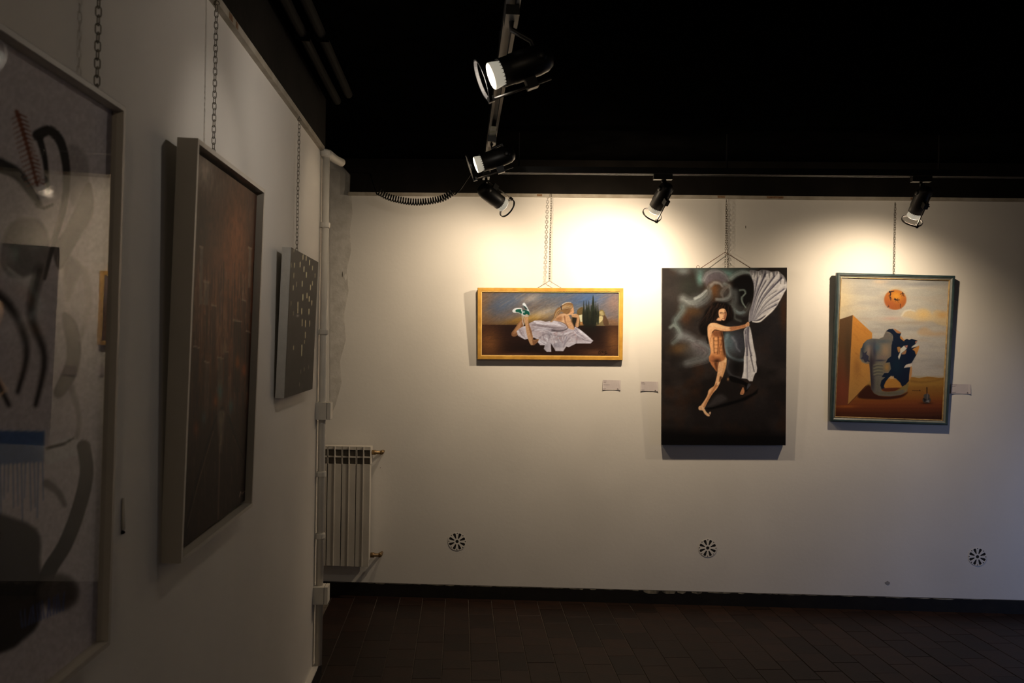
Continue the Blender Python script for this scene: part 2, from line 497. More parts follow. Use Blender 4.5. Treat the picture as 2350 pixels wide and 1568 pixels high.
class Paint:
    def __init__(s, PX, PY, base):
        s.X, s.Y = PX, PY
        s.c = np.zeros(PX.shape + (3,))
        s.c[:] = np.array(base) / 255.
        s.T = (0, 0, 1)
        s.rs = random.Random(11)
    def conv(s, pts):
        x0, y0, k = s.T
        return [(x0 + p[0] * k, y0 + p[1] * k) for p in pts]
    def near(s, P, pad):
        P = np.array(P)
        return np.nonzero((s.X > P[:, 0].min() - pad) & (s.X < P[:, 0].max() + pad) & (s.Y > P[:, 1].min() - pad) & (s.Y < P[:, 1].max() + pad))
    def mix(s, ix, a, col):
        a = a[:, None]
        s.c[ix] = s.c[ix] * (1 - a) + (np.array(col) / 255. if not callable(col) else col(s.X[ix], s.Y[ix])) * a
    def poly(s, pts, col, soft=.7, alpha=1., sm=True, grad=None):
        P = s.conv(pts)
        if sm: P = spline(P, True)
        P = np.array(P)
        ix = s.near(P, soft * 2 + 1)
        x, y = s.X[ix], s.Y[ix]
        if x.size == 0: return
        d = np.full(x.shape, 1e9)
        ins = np.zeros(x.shape, bool)
        for i in range(len(P)):
            a, b = P[i - 1], P[i]
            ex, ey = b - a
            l2 = ex * ex + ey * ey
            if l2 < 1e-9: continue
            t = np.clip(((x - a[0]) * ex + (y - a[1]) * ey) / l2, 0, 1)
            d = np.minimum(d, (x - a[0] - t * ex) ** 2 + (y - a[1] - t * ey) ** 2)
            if a[1] != b[1]:
                c = ((a[1] > y) != (b[1] > y)) & (x < ex * (y - a[1]) / ey + a[0])
                ins ^= c
        sd = np.sqrt(d) * np.where(ins, 1, -1)
        al = np.clip(.5 + sd / (2 * soft), 0, 1) * alpha
        if grad:                                  # (p0, p1, col1): from col at p0 to col1 at p1
            (a, b), c1 = s.conv(grad[:2]), np.array(grad[2]) / 255.
            c0 = np.array(col) / 255.
            dx, dy = b[0] - a[0], b[1] - a[1]
            def cf(X, Y):
                t = np.clip(((X - a[0]) * dx + (Y - a[1]) * dy) / (dx * dx + dy * dy), 0, 1)[:, None]
                return c0 * (1 - t) + c1 * t
            s.mix(ix, al, cf)
        else: s.mix(ix, al, col)
    def clip(s, pts, soft=.7, sm=True):
        s._save, s.c = s.c, np.zeros_like(s.c)
        s.poly(pts, (255, 255, 255), soft, 1., sm)
        s._mask, s.c = s.c.copy(), s._save.copy()
    def endclip(s):
        s.c = s._save * (1 - s._mask) + s.c * s._mask
    def stroke(s, pts, w0, col, w1=None, soft=.6, alpha=1., sm=True):
        P = s.conv(pts)
        if sm and len(P) > 2: P = spline(P, False)
        P = np.array(P)
        k = s.T[2]
        w0, w1 = w0 * k / 2, (w0 if w1 is None else w1) * k / 2
        ix = s.near(P, max(w0, w1) + soft + 1)
        x, y = s.X[ix], s.Y[ix]
        if x.size == 0: return
        best = np.full(x.shape, -1e9)
        n = len(P) - 1
        for i in range(n):
            a, b = P[i], P[i + 1]
            ex, ey = b - a
            l2 = max(ex * ex + ey * ey, 1e-9)
            t = np.clip(((x - a[0]) * ex + (y - a[1]) * ey) / l2, 0, 1)
            w_ = w0 + (w1 - w0) * (i + t) / n
            best = np.maximum(best, w_ - np.sqrt((x - a[0] - t * ex) ** 2 + (y - a[1] - t * ey) ** 2))
        s.mix(ix, np.clip(.5 + best / (2 * soft), 0, 1) * alpha, col)
    def blob(s, cx, cy, rx, ry, col, alpha=1., rot=0., hard=1.):
        (cx, cy), = s.conv([(cx, cy)])
        k = s.T[2]
        rx, ry = rx * k, ry * k
        R = max(rx, ry) * 2.2
        ix = s.near([(cx, cy)], R)
        x, y = s.X[ix] - cx, s.Y[ix] - cy
        if x.size == 0: return
        c, sn = math.cos(rot), math.sin(rot)
        q = ((x * c + y * sn) / rx) ** 2 + ((-x * sn + y * c) / ry) ** 2
        s.mix(ix, np.exp(-q ** hard) * alpha, col)
    def tex(s, amp, sx, sy, seed, rot=0.):
        c, sn = math.cos(rot), math.sin(rot)
        u, v = s.X * c + s.Y * sn, -s.X * sn + s.Y * c
        n = fbm(u / sx + 100, v / sy + 100, seed) - .5
        s.c = np.clip(s.c * (1 + 2 * amp * n[..., None]), 0, 1)
    def texture_color(s, col, amt, sx, sy, seed, lo=.5, hi=.7, rot=0.):
        c, sn = math.cos(rot), math.sin(rot)
        u, v = s.X * c + s.Y * sn, -s.X * sn + s.Y * c
        n = np.clip((fbm(u / sx + 100, v / sy + 100, seed) - lo) / (hi - lo), 0, 1)[..., None] * amt
        s.c = s.c * (1 - n) + np.array(col) / 255. * n
    def vgrad(s, stops):
        ys = [a for a, _ in stops]
        for k in range(3):
            s.c[..., k] = np.interp(s.Y, ys, [c[k] / 255. for _, c in stops])

def canvas_grid(name, root, x0, x1, y0, y1, z, nx, ny, painter, gain, m):
    """a flat painted surface; the picture is worked out point by point in the local plane of the canvas"""
    MW = np.array(root.matrix_world)
    u, v = np.meshgrid(np.linspace(x0, x1, nx), np.linspace(y0, y1, ny))
    P = np.stack([u, v, np.full_like(u, z), np.ones_like(u)], -1) @ MW.T
    D = P[..., :3] - np.array(CAM)
    dep = D @ np.array(CF)
    PX = 1175 + FPX * (D @ np.array(CR)) / dep
    PY = 784 - FPX * (D @ np.array(CU)) / dep
    C = np.clip(painter(PX, PY), 0, 1)
    lin = np.where(C <= .04045, C / 12.92, ((C + .055) / 1.055) ** 2.4) * np.array(gain)
    lin = np.clip(lin, 0, .85)
    me = bpy.data.meshes.new(name)
    i = np.arange(nx * ny).reshape(ny, nx)
    q = np.stack([i[:-1, :-1], i[:-1, 1:], i[1:, 1:], i[1:, :-1]], -1).reshape(-1, 4)
    me.vertices.add(nx * ny)
    me.vertices.foreach_set('co', np.stack([u, v, np.full_like(u, z)], -1).astype(np.float32).ravel())
    me.loops.add(q.size)
    me.loops.foreach_set('vertex_index', q.astype(np.int32).ravel())
    me.polygons.add(len(q))
    me.polygons.foreach_set('loop_start', np.arange(0, q.size, 4, dtype=np.int32))
    me.polygons.foreach_set('loop_total', np.full(len(q), 4, dtype=np.int32))
    me.update(calc_edges=True)
    at = me.color_attributes.new('paint', 'FLOAT_COLOR', 'POINT')
    at.data.foreach_set('color', np.concatenate([lin, np.ones(lin.shape[:2] + (1,))], -1).astype(np.float32).ravel())
    me.materials.append(m)
    o = bpy.data.objects.new(name, me)
    COL.objects.link(o)
    o.parent = root
    return o

def paint_gold(X, Y):
    p = Paint(X, Y, (112, 98, 88))
    p.T = (1085, 650, .15319)
    R = p.rs
    p.vgrad([(670, (104, 96, 94)), (735, (116, 100, 84)), (746, (122, 98, 70))])
    for a in ((160, 420, 200, 420, (142, 98, 56), .9), (420, 330, 260, 150, (84, 92, 104), .8, -.4), (620, 260, 260, 90, (92, 100, 110), .8, -.4),
              (880, 230, 150, 60, (176, 156, 132), .9, -.3), (560, 480, 250, 90, (112, 98, 88), .7, -.5), (760, 560, 330, 60, (188, 132, 48), .95, -.15),
              (960, 500, 240, 60, (190, 146, 66), .85, -.35), (1110, 430, 200, 60, (184, 164, 138), .8, -.25), (1250, 250, 250, 100, (112, 108, 104), .7, -.3),
              (1700, 240, 330, 130, (74, 98, 130), .9, -.2), (1950, 500, 200, 130, (108, 106, 112), .8), (2130, 280, 130, 180, (146, 112, 92), .8),
              (2080, 580, 180, 60, (150, 108, 76), .8), (1280, 160, 300, 50, (84, 104, 118), .7, -.2), (1580, 420, 120, 120, (96, 104, 110), .8)):
        p.blob(*a)
    for i in range(230):
        x, y = R.uniform(140, 2200), R.uniform(140, 600)
        l = R.uniform(60, 220)
        sl = .62 if x < 1000 else .4
        p.stroke([(x, y), (x + l, y - l * sl)], R.uniform(10, 34), R.choice([(70, 84, 104), (150, 134, 114), (96, 90, 86), (176, 152, 120), (120, 92, 66)]), 4, 1.4, .17)
    p.poly([(100, 622), (700, 628), (1500, 632), (2220, 636), (2220, 1120), (100, 1120)], (52, 30, 22), .8, sm=False)
    for a in ((1000, 700, 700, 120, (34, 20, 17), .9), (1700, 760, 380, 140, (32, 20, 16), .9), (900, 960, 460, 130, (30, 19, 15), .9), (240, 900, 170, 230, (130, 80, 42), .95),
              (2120, 900, 130, 260, (122, 76, 40), .95), (1850, 1040, 200, 50, (104, 64, 38), .8), (650, 1070, 300, 30, (96, 60, 38), .7), (150, 660, 100, 40, (84, 50, 32), .8)):
        p.blob(*a)
    for i in range(90):
        x, y = R.uniform(150, 2150), R.uniform(650, 1070)
        p.stroke([(x, y), (x + R.uniform(60, 200), y + R.uniform(-14, 6))], 6, R.choice([(24, 15, 12), (74, 46, 30), (40, 25, 20)]), 2, .8, .35)
    # rocks and trees
    p.poly([(1500, 630), (1490, 500), (1555, 470), (1562, 410), (1610, 368), (1655, 380), (1655, 600), (1690, 630)], (104, 82, 46))
    p.poly([(1590, 482), (1642, 470), (1642, 585), (1618, 600)], (214, 204, 156), sm=False)
    p.poly([(1500, 500), (1560, 500), (1545, 625), (1495, 625)], (40, 34, 24))
    p.poly([(1620, 580), (1670, 590), (1680, 628), (1610, 625)], (176, 120, 66))
    p.poly([(1795, 632), (1830, 560), (1838, 480), (1880, 430), (1915, 400), (1965, 415), (1995, 500), (2025, 560), (2035, 630)], (126, 106, 66))
    p.poly([(1815, 600), (1860, 520), (1930, 490), (1950, 540), (1890, 600)], (198, 176, 118))
    p.poly([(1900, 430), (1945, 420), (1960, 480), (1910, 470)], (168, 146, 92))
    p.poly([(1970, 480), (2025, 560), (2035, 630), (1970, 630), (1950, 560)], (92, 64, 42))
    for x, t, h in ((1662, 262, 18), (1700, 258, 15), (1738, 262, 20), (1770, 320, 22), (1802, 178, 30), (1842, 262, 16), (1876, 300, 14), (1720, 330, 26)):
        p.poly([(x, t), (x + h * .6, t + 110), (x + h, 430), (x + h * .8, 600), (x - h * .8, 600), (x - h, 430), (x - h * .5, t + 110)], (36, 40, 27))
    p.poly([(1648, 470), (1700, 420), (1760, 440), (1830, 410), (1880, 470), (1870, 560), (1850, 620), (1830, 700), (1720, 710), (1660, 640)], (27, 28, 20), 2.2, .92)
    for i in range(30):
        x = R.uniform(1655, 1880)
        p.stroke([(x, R.uniform(280, 480)), (x + R.uniform(-6, 6), R.uniform(500, 620))], 6, R.choice([(52, 56, 36), (20, 22, 16), (70, 62, 36)]), 3, .7, .5)
    p.blob(1760, 690, 170, 50, (28, 19, 15), .9)
    # far leg, near leg
    SK, SKD = (196, 146, 98), (138, 92, 58)
    p.poly([(745, 540), (690, 590), (620, 690), (580, 745), (585, 790), (625, 802), (665, 785), (720, 720), (770, 610)], SKD)
    p.poly([(735, 560), (680, 620), (620, 715), (610, 760), (650, 740), (715, 660)], (178, 126, 82), 2)
    DR = (206, 192, 188)
    p.poly([(655, 720), (700, 680), (760, 645), (800, 640), (850, 600), (930, 560), (1020, 560), (1090, 580), (1150, 570), (1220, 562), (1310, 580), (1400, 625), (1420, 660),
            (1520, 680), (1530, 650), (1600, 690), (1700, 770), (1805, 865), (1765, 905), (1550, 905), (1440, 960), (1400, 950), (1355, 1020), (1240, 1018), (1220, 980), (1170, 900), (1175, 1030), (1110, 1030), (1065, 985),
            (1080, 930), (1010, 930), (970, 880), (985, 850), (915, 815), (800, 840), (780, 845), (680, 790)], DR, sm=False)
    p.clip([(655, 720), (700, 680), (760, 645), (800, 640), (850, 600), (930, 560), (1020, 560), (1090, 580), (1150, 570), (1220, 562), (1310, 580), (1400, 625), (1420, 660),
            (1520, 680), (1530, 650), (1600, 690), (1700, 770), (1805, 865), (1765, 905), (1550, 905), (1440, 960), (1400, 950), (1355, 1020), (1240, 1018), (1220, 980), (1170, 900), (1175, 1030), (1110, 1030), (1065, 985),
            (1080, 930), (1010, 930), (970, 880), (985, 850), (915, 815), (800, 840), (780, 845), (680, 790)], .7, False)
    for a in ((1060, 640, 200, 40, (150, 132, 128), .8, .2), (1240, 690, 180, 40, (140, 124, 122), .8, .05), (990, 760, 90, 60, (178, 158, 152), .8), (1150, 760, 60, 80, (146, 136, 136), .8),
              (1300, 830, 120, 60, (156, 142, 138), .8), (1250, 930, 90, 40, (144, 136, 138), .8), (1440, 760, 100, 60, (168, 152, 150), .7), (1610, 830, 90, 40, (164, 146, 142), .8),
              (1100, 960, 40, 60, (160, 150, 148), .7), (730, 740, 40, 60, (164, 142, 136), .8), (900, 640, 40, 60, (150, 130, 124), .7)):
        p.blob(*a)
    for s in ([(900, 590), (1010, 640), (1150, 660), (1300, 670), (1400, 650)], [(880, 720), (1000, 680), (1120, 720), (1280, 710), (1390, 670)], [(1000, 820), (1090, 760), (1150, 790), (1110, 900)],
              [(1180, 760), (1210, 850), (1220, 980)], [(1560, 760), (1480, 800), (1400, 880), (1360, 960)], [(1545, 680), (1570, 760), (1550, 900)], [(1230, 780), (1330, 800), (1450, 760), (1540, 700)],
              [(700, 700), (740, 760), (790, 830)], [(1580, 800), (1680, 850), (1780, 880)], [(1290, 590), (1360, 630), (1400, 640)]):
        p.stroke(s, 22, (116, 100, 100), 6, 1.8, .6)
    for s in ([(920, 575), (1050, 610), (1180, 610), (1320, 630)], [(930, 700), (1080, 700), (1200, 740), (1330, 720)], [(1040, 800), (1120, 850), (1080, 920)], [(1610, 720), (1700, 790), (1780, 860)],
              [(1380, 760), (1480, 730), (1540, 760)], [(1240, 880), (1330, 870), (1400, 850)], [(680, 730), (720, 790), (790, 838)], [(1000, 890), (1060, 870), (1110, 900)]):
        p.stroke(s, 18, (244, 236, 232), 6, 1.4, .65)
    for i in range(46):
        x, y = R.uniform(1180, 1560), R.uniform(720, 900)
        p.blob(x, y, 14, 10, R.choice([(228, 212, 206), (150, 120, 116), (190, 150, 140)]), .5)
    p.stroke([(1190, 705), (1300, 720), (1400, 690), (1430, 655)], 26, (62, 50, 50), 10, 1, .7)
    for (x, y, dx, dy) in ((860, 620, 330, 40), (900, 700, 300, -20), (1040, 740, 60, 170), (1190, 760, 40, 220), (1290, 780, 60, 200), (1400, 740, -60, 200), (1540, 700, 150, 150), (1560, 760, 170, 110), (700, 700, 60, 120), (1000, 850, 90, 60)):
        for i in range(7):
            ox, oy = R.uniform(-45, 45), R.uniform(-35, 35)
            t0, t1 = R.uniform(0, .5), R.uniform(.6, 1.1)
            p.stroke([(x + ox + dx * t0, y + oy + dy * t0), (x + ox + dx * (t0 + t1) / 2 + R.uniform(-20, 20), y + oy + dy * (t0 + t1) / 2 + R.uniform(-14, 14)), (x + ox + dx * t1, y + oy + dy * t1)], R.uniform(6, 16),
                     R.choice([(240, 232, 228), (224, 212, 208), (142, 126, 126), (168, 148, 142), (122, 112, 120)]), 3, 1.1, .5)
    p.endclip()
    p.poly([(775, 530), (800, 480), (830, 520), (835, 600), (870, 700), (900, 800), (910, 850), (985, 840), (960, 890), (905, 925), (870, 925), (840, 870), (815, 790), (795, 680)], SK)
    p.poly([(835, 600), (880, 720), (905, 850), (985, 840), (960, 890), (905, 928), (880, 800), (845, 690)], SKD, 1.5)
    # shoes
    p.poly([(595, 410), (630, 378), (720, 372), (740, 400), (745, 465), (680, 445), (610, 440)], (226, 222, 208))
    p.poly([(645, 400), (700, 388), (735, 402), (738, 462), (690, 440), (645, 432)], (22, 84, 62))
    p.poly([(745, 310), (770, 294), (800, 330), (845, 420), (860, 470), (840, 450), (800, 390), (760, 350)], (224, 222, 212))
    p.poly([(752, 335), (790, 355), (820, 395), (790, 385)], (20, 52, 44))
    p.poly([(735, 420), (790, 405), (840, 425), (850, 470), (800, 500), (755, 470)], (18, 78, 58))
    p.blob(765, 432, 14, 12, (232, 236, 228), .9)
    p.stroke([(730, 405), (745, 440), (740, 470), (790, 490)], 14, (226, 224, 212))
    p.poly([(770, 500), (800, 465), (835, 480), (830, 505)], (190, 170, 140))
    p.stroke([(738, 470), (745, 560), (760, 630)], 8, (214, 206, 190))
    p.stroke([(755, 480), (770, 560), (765, 620)], 7, (200, 190, 172))
    # back, arm, head
    p.poly([(1180, 560), (1230, 510), (1300, 465), (1380, 450), (1430, 480), (1470, 560), (1510, 640), (1500, 685), (1440, 680), (1400, 620), (1310, 575), (1220, 560)], (216, 168, 122))
    p.poly([(1230, 540), (1290, 500), (1340, 500), (1330, 560), (1280, 565)], (166, 114, 72), 3)
    p.poly([(1370, 500), (1400, 560), (1420, 650), (1480, 690), (1520, 680), (1470, 560), (1425, 480)], (206, 154, 106), 2)
    p.stroke([(1372, 500), (1390, 590), (1430, 665)], 20, (130, 80, 48), 8, 1.5, .85)
    p.poly([(1480, 480), (1540, 460), (1590, 490), (1595, 560), (1580, 660), (1535, 640), (1555, 560), (1560, 520), (1500, 510)], SK)
    p.stroke([(1560, 520), (1555, 580), (1540, 640)], 10, SKD, 6, 1)
    p.poly([(1470, 380), (1500, 340), (1512, 400), (1515, 440), (1490, 465), (1440, 460), (1430, 420)], (206, 150, 100))
    p.stroke([(1410, 470), (1470, 468), (1530, 475)], 20, (210, 160, 112), 12)
    p.stroke([(1235, 520), (1300, 468), (1380, 452)], 10, (120, 78, 48), 6, 1.2, .7)
    p.stroke([(1470, 565), (1512, 640)], 9, (104, 64, 40), 6, 1., .8)
    p.stroke([(1500, 512), (1540, 520), (1560, 545)], 8, (96, 60, 38), 5, .8, .8)
    HB = (134, 96, 56)
    p.poly([(1330, 380), (1335, 330), (1380, 296), (1440, 285), (1490, 305), (1505, 345), (1470, 400), (1440, 450), (1400, 465), (1350, 440), (1320, 420)], HB)
    p.poly([(1320, 360), (1270, 375), (1230, 430), (1210, 510), (1185, 560), (1150, 585), (1210, 550), (1260, 490), (1300, 450), (1330, 410)], HB)
    for i in range(26):
        t = R.random()
        p.stroke([(1325, 370 + 30 * t), (1400 + 20 * t, 320 + 70 * t), (1495 - 20 * t, 330 + 80 * t)], 6, R.choice([(228, 198, 150), (84, 56, 34), (176, 134, 84)]), 3, .6, .6)
        p.stroke([(1318, 365 + 45 * t), (1250 + 20 * t, 410 + 50 * t), (1205 + 30 * t, 530), (1160 + 30 * t, 580)], 6, R.choice([(216, 182, 134), (84, 56, 34), (160, 118, 74)]), 3, .6, .55)
    p.stroke([(1345, 320), (1400, 292), (1470, 290)], 12, (236, 224, 200), 5, .8, .9)
    p.stroke([(1322, 350), (1330, 395)], 16, (40, 34, 36), 12)
    p.stroke([(1440, 440), (1480, 420)], 10, (120, 76, 48), 4, .8, .8)
    # painter's scrawl
    I = (20, 14, 10)
    p.stroke([(1915, 1015), (1890, 1030), (1888, 1062), (1915, 1055)], 8, I, 5, .5)
    p.stroke([(1905, 1045), (1940, 1015), (1935, 1050), (1955, 1025), (1960, 1050), (1985, 1022), (2005, 1025)], 6, I, 4, .5)
    p.stroke([(1985, 1025), (1975, 1080), (1955, 1085)], 6, I, 4, .5)
    p.stroke([(1985, 1065), (2000, 1040), (2000, 1060), (2022, 1045)], 6, I, 4, .5)
    p.tex(.10, 5, 1.6, 3, -.4)
    p.tex(.05, 1.4, 1.4, 8)
    return p.c

def paint_dark(X, Y):
    p = Paint(X, Y, (24, 19, 17))
    R = p.rs
    A, B = (1510, 610, .14033), (1510, 820, .13391)
    p.T = A
    p.texture_color((44, 36, 32), .9, 60, 45, 21, .45, .75)
    p.texture_color((46, 28, 18), .7, 40, 50, 25, .55, .8)
    for a in ((400, 600, 700, 600, (38, 33, 30), .6), (1850, 1100, 350, 500, (32, 30, 33), .6), (2060, 800, 60, 300, (60, 32, 14), .7), (520, 330, 190, 190, (36, 36, 30), .9),
              (920, 390, 120, 150, (108, 64, 30), .85), (560, 740, 170, 90, (72, 48, 26), .8), (450, 860, 90, 110, (70, 42, 24), .7), (390, 1360, 180, 90, (90, 60, 28), .85), (500, 1420, 160, 120, (48, 44, 40), .7),
              (700, 1420, 130, 130, (92, 84, 84), .8), (1250, 1290, 170, 220, (78, 84, 88), .9), (1340, 1270, 100, 180, (50, 48, 54), .9), (1150, 1240, 70, 170, (92, 110, 112), .6)):
        p.blob(*a)
    def G(pts, w, c, al=.55, w1=None):
        w *= 1.9
        w1 = w * .5 if w1 is None else w1 * 1.9
        p.stroke(pts, w, c, w1, w * .045, al)
        p.stroke(pts, w * .5, tuple(min(255, v + 14) for v in c), w1 * .4, w * .03, al * .6)
        for _ in range(9):
            o = R.uniform(-.5, .5) * w
            q = [(x + o * .8 + R.uniform(-9, 9), y + o * .8 + R.uniform(-9, 9)) for x, y in pts]
            a0 = R.randrange(0, max(1, len(q) - 2))
            p.stroke(q[a0:], R.uniform(6, 16), R.choice([tuple(min(255, v + 26) for v in c), tuple(int(v * .55) for v in c)]), 3, 1.3, al * .45)
    p.poly([(330, 50), (580, 50), (690, 300), (740, 180), (830, 80), (1030, 110), (1180, 230), (1300, 130), (1480, 60), (1560, 50), (1500, 30), (330, 30)], (80, 92, 86), 9, .75)
    p.blob(690, 210, 55, 100, (92, 124, 112), .75)
    p.blob(1140, 130, 110, 50, (96, 124, 114), .75, .3)
    p.blob(420, 90, 110, 60, (94, 96, 92), .7)
    p.poly([(760, 240), (790, 160), (870, 100), (960, 90), (1060, 110), (1130, 190), (1120, 260), (1040, 280), (960, 250), (860, 280), (790, 330)], (98, 88, 90), 5, .85)
    p.texture_color((82, 78, 74), .0, 20, 20, 3)
    for a in ((620, 560, 220, 90, (84, 82, 78), .6, -.5), (1080, 430, 120, 130, (80, 76, 72), .55), (1330, 700, 150, 110, (64, 64, 60), .6), (320, 1040, 90, 150, (66, 68, 64), .55), (640, 1360, 230, 130, (84, 80, 78), .55, .4), (600, 1530, 260, 60, (70, 68, 64), .5, -.3)):
        p.blob(*a)
    G([(750, 230), (800, 140), (900, 90), (1010, 95), (1100, 150), (1150, 240)], 44, (122, 116, 114), .6, 14)
    G([(865, 320), (930, 275), (1010, 290), (1050, 340)], 34, (142, 132, 122), .6, 12)
    G([(1090, 300), (1190, 360), (1200, 450), (1150, 530), (1060, 560), (960, 555)], 44, (122, 122, 116), .6, 20)
    G([(1160, 330), (1100, 360), (1040, 440), (1060, 520)], 26, (112, 100, 90), .5)
    G([(410, 545), (520, 600), (640, 590), (740, 520), (820, 420), (840, 370)], 74, (108, 108, 102), .65, 30)
    G([(640, 650), (760, 600), (850, 510), (860, 420)], 50, (84, 82, 78), .6, 20)
    G([(600, 540), (700, 480), (790, 400)], 20, (158, 158, 150), .6, 8)
    p.poly([(1220, 230), (1310, 165), (1430, 150), (1530, 160), (1570, 300), (1560, 480), (1500, 640), (1380, 640), (1260, 540), (1220, 380)], (13, 11, 11), 6, .95)
    G([(1190, 210), (1290, 140), (1400, 105), (1500, 120), (1550, 170)], 40, (118, 124, 116), .65, 30)
    G([(1260, 430), (1270, 540), (1240, 640), (1280, 740), (1380, 790), (1450, 740), (1500, 640)], 60, (84, 84, 80), .55, 20)
    G([(1340, 400), (1410, 400), (1430, 450), (1370, 520), (1380, 600), (1430, 680)], 18, (112, 120, 108), .6, 8)
    G([(1250, 730), (1330, 780), (1420, 760)], 30, (120, 132, 130), .6, 8)
    G([(1180, 640), (1240, 700), (1250, 850), (1350, 900)], 40, (70, 70, 64), .5)
    G([(400, 680), (400, 740), (330, 840), (280, 900), (300, 980), (350, 1060), (360, 1130), (310, 1210), (240, 1270)], 64, (88, 94, 88), .6, 24)
    G([(200, 1010), (260, 970), (330, 1040), (360, 1110)], 30, (106, 112, 104), .5)
    G([(380, 1150), (450, 1160), (520, 1190), (580, 1230), (600, 1280), (680, 1265), (780, 1300), (840, 1380), (830, 1460), (760, 1520), (620, 1560), (470, 1600)], 84, (106, 104, 102), .6, 40)
    G([(600, 1290), (720, 1350), (780, 1420), (720, 1500)], 50, (96, 84, 82), .5)
    G([(1130, 1140), (1095, 1250), (1100, 1370), (1160, 1470), (1290, 1540), (1400, 1540)], 40, (104, 118, 120), .55, 20)
    G([(1220, 1180), (1270, 1260), (1290, 1350), (1340, 1400)], 34, (96, 96, 100), .5, 10)
    p.T = B
    p.blob(650, 60, 220, 60, (74, 72, 68), .7, -.4)
    p.blob(1250, 200, 60, 180, (40, 36, 36), .8)
    p.blob(1350, 170, 110, 150, (14, 12, 12), .9)
    G([(1210, 60), (1190, 200), (1260, 310), (1400, 350)], 30, (54, 50, 50), .6)
    p.poly([(-400, 1230), (900, 1280), (2700, 1320), (2700, 1900), (-400, 1900)], (9, 7, 7), 10, .9, sm=False)
    p.blob(1100, 1000, 900, 200, (34, 28, 26), .55)
    p.blob(1750, 800, 350, 300, (36, 30, 29), .5)
    p.poly([(820, 870), (900, 770), (990, 660), (1100, 640), (1180, 720), (1060, 790)], (54, 48, 46), 4, .8)
    p.poly([(800, 870), (930, 860), (1150, 790), (1400, 720), (1620, 620), (1720, 540), (1700, 620), (1500, 740), (1200, 830), (900, 900)], (6, 5, 5), 1.8, .9, sm=False)
    p.poly([(1220, 330), (1320, 340), (1540, 450), (1560, 520), (1500, 600), (1480, 480), (1260, 420)], (8, 6, 6), 1.2)
    p.poly([(1540, 460), (1590, 470), (1520, 560)], (56, 54, 56), 1)
    p.blob(1200, 378, 18, 26, (150, 104, 66), .9)
    p.poly([(1455, 515), (1478, 560), (1478, 610), (1455, 642), (1412, 634), (1408, 612), (1425, 575)], (176, 116, 76))
    for x in (1420, 1436, 1452): p.blob(x, 634, 7, 6, (214, 160, 112), .9)
    p.stroke([(1415, 618), (1465, 622)], 6, (80, 44, 26), 4, .5)
    # hair
    p.T = A
    p.poly([(860, 650), (930, 600), (1050, 598), (1150, 630), (1205, 700), (1238, 790), (1218, 880), (1140, 925), (1050, 915), (960, 890), (880, 915), (820, 990), (812, 1100), (825, 1260), (790, 1150),
            (720, 1130), (670, 1030), (690, 920), (750, 830), (780, 740)], (13, 9, 8), 3)
    for i in range(60):
        x = R.uniform(870, 1100)
        q = [(x, R.uniform(610, 680))]
        for k in range(5): q.append((q[-1][0] - R.uniform(5, 60), q[-1][1] + R.uniform(40, 100)))
        p.stroke(q, 9, R.choice([(44, 28, 22), (8, 6, 6), (60, 40, 30), (16, 11, 10)]), 3, .6, .6)
    for i in range(24):
        x = R.uniform(1110, 1200)
        q = [(x, R.uniform(640, 720))]
        for k in range(3): q.append((q[-1][0] + R.uniform(-12, 24), q[-1][1] + R.uniform(40, 80)))
        p.stroke(q, 8, R.choice([(40, 26, 22), (8, 6, 6)]), 3, .6, .6)
    for i in range(9): p.blob(806 + R.uniform(-10, 14), 1090 + i * 22, 12, 9, (10, 7, 6), .9)
    SK, SD, SS = (216, 160, 112), (150, 92, 56), (84, 46, 26)
    # legs
    p.T = B
    p.poly([(872, 0), (920, -30), (1000, -10), (1030, 60), (1015, 240), (960, 190), (905, 110)], (170, 104, 62), 1)
    p.poly([(955, 20), (1010, 30), (1020, 220), (985, 190)], (70, 38, 22), 2, .8)
    p.poly([(1055, 30), (1090, -10), (1140, -30), (1172, 20), (1172, 110), (1150, 210), (1110, 330), (1080, 365), (1062, 440), (1010, 540), (940, 620), (870, 730), (815, 840), (790, 880), (740, 900), (715, 860),
            (770, 780), (815, 710), (850, 640), (865, 575), (900, 535), (960, 490), (990, 400), (1015, 290), (1028, 160)], SK, .9)
    p.poly([(1172, 20), (1172, 110), (1150, 210), (1100, 350), (1070, 360), (1110, 230), (1130, 100)], (192, 136, 88), 2, .9)
    p.poly([(1062, 330), (1095, 345), (1078, 380), (1050, 420)], (60, 34, 22), 1.5, .9)
    p.stroke([(1010, 470), (950, 560), (890, 660), (830, 770), (790, 850)], 44, (158, 98, 56), 18, 2, .85)
    p.stroke([(1035, 430), (1010, 480), (1040, 450)], 12, (240, 200, 160), 6, .8, .8)
    p.poly([(1150, 40), (1172, 30), (1160, 90), (1140, 80)], (226, 180, 130), 1.5)
    p.poly([(703, 845), (745, 835), (790, 875), (830, 940), (880, 985), (882, 1012), (845, 1008), (800, 972), (765, 915), (712, 908), (694, 880)], (222, 170, 124), .8)
    p.poly([(870, 960), (890, 935), (908, 950), (895, 985)], (190, 150, 116), .8)
    p.stroke([(735, 850), (740, 900)], 10, (170, 110, 72), 5, 1, .7)
    # torso
    p.T = A
    p.poly([(815, 1120), (830, 1050), (900, 1050), (970, 1040), (1040, 1060), (1062, 1130), (1080, 1230), (1088, 1330), (1105, 1430), (1112, 1480), (1080, 1540), (1020, 1570), (930, 1580), (845, 1570), (842, 1490),
            (862, 1420), (852, 1330), (835, 1250)], (184, 118, 70), 1)
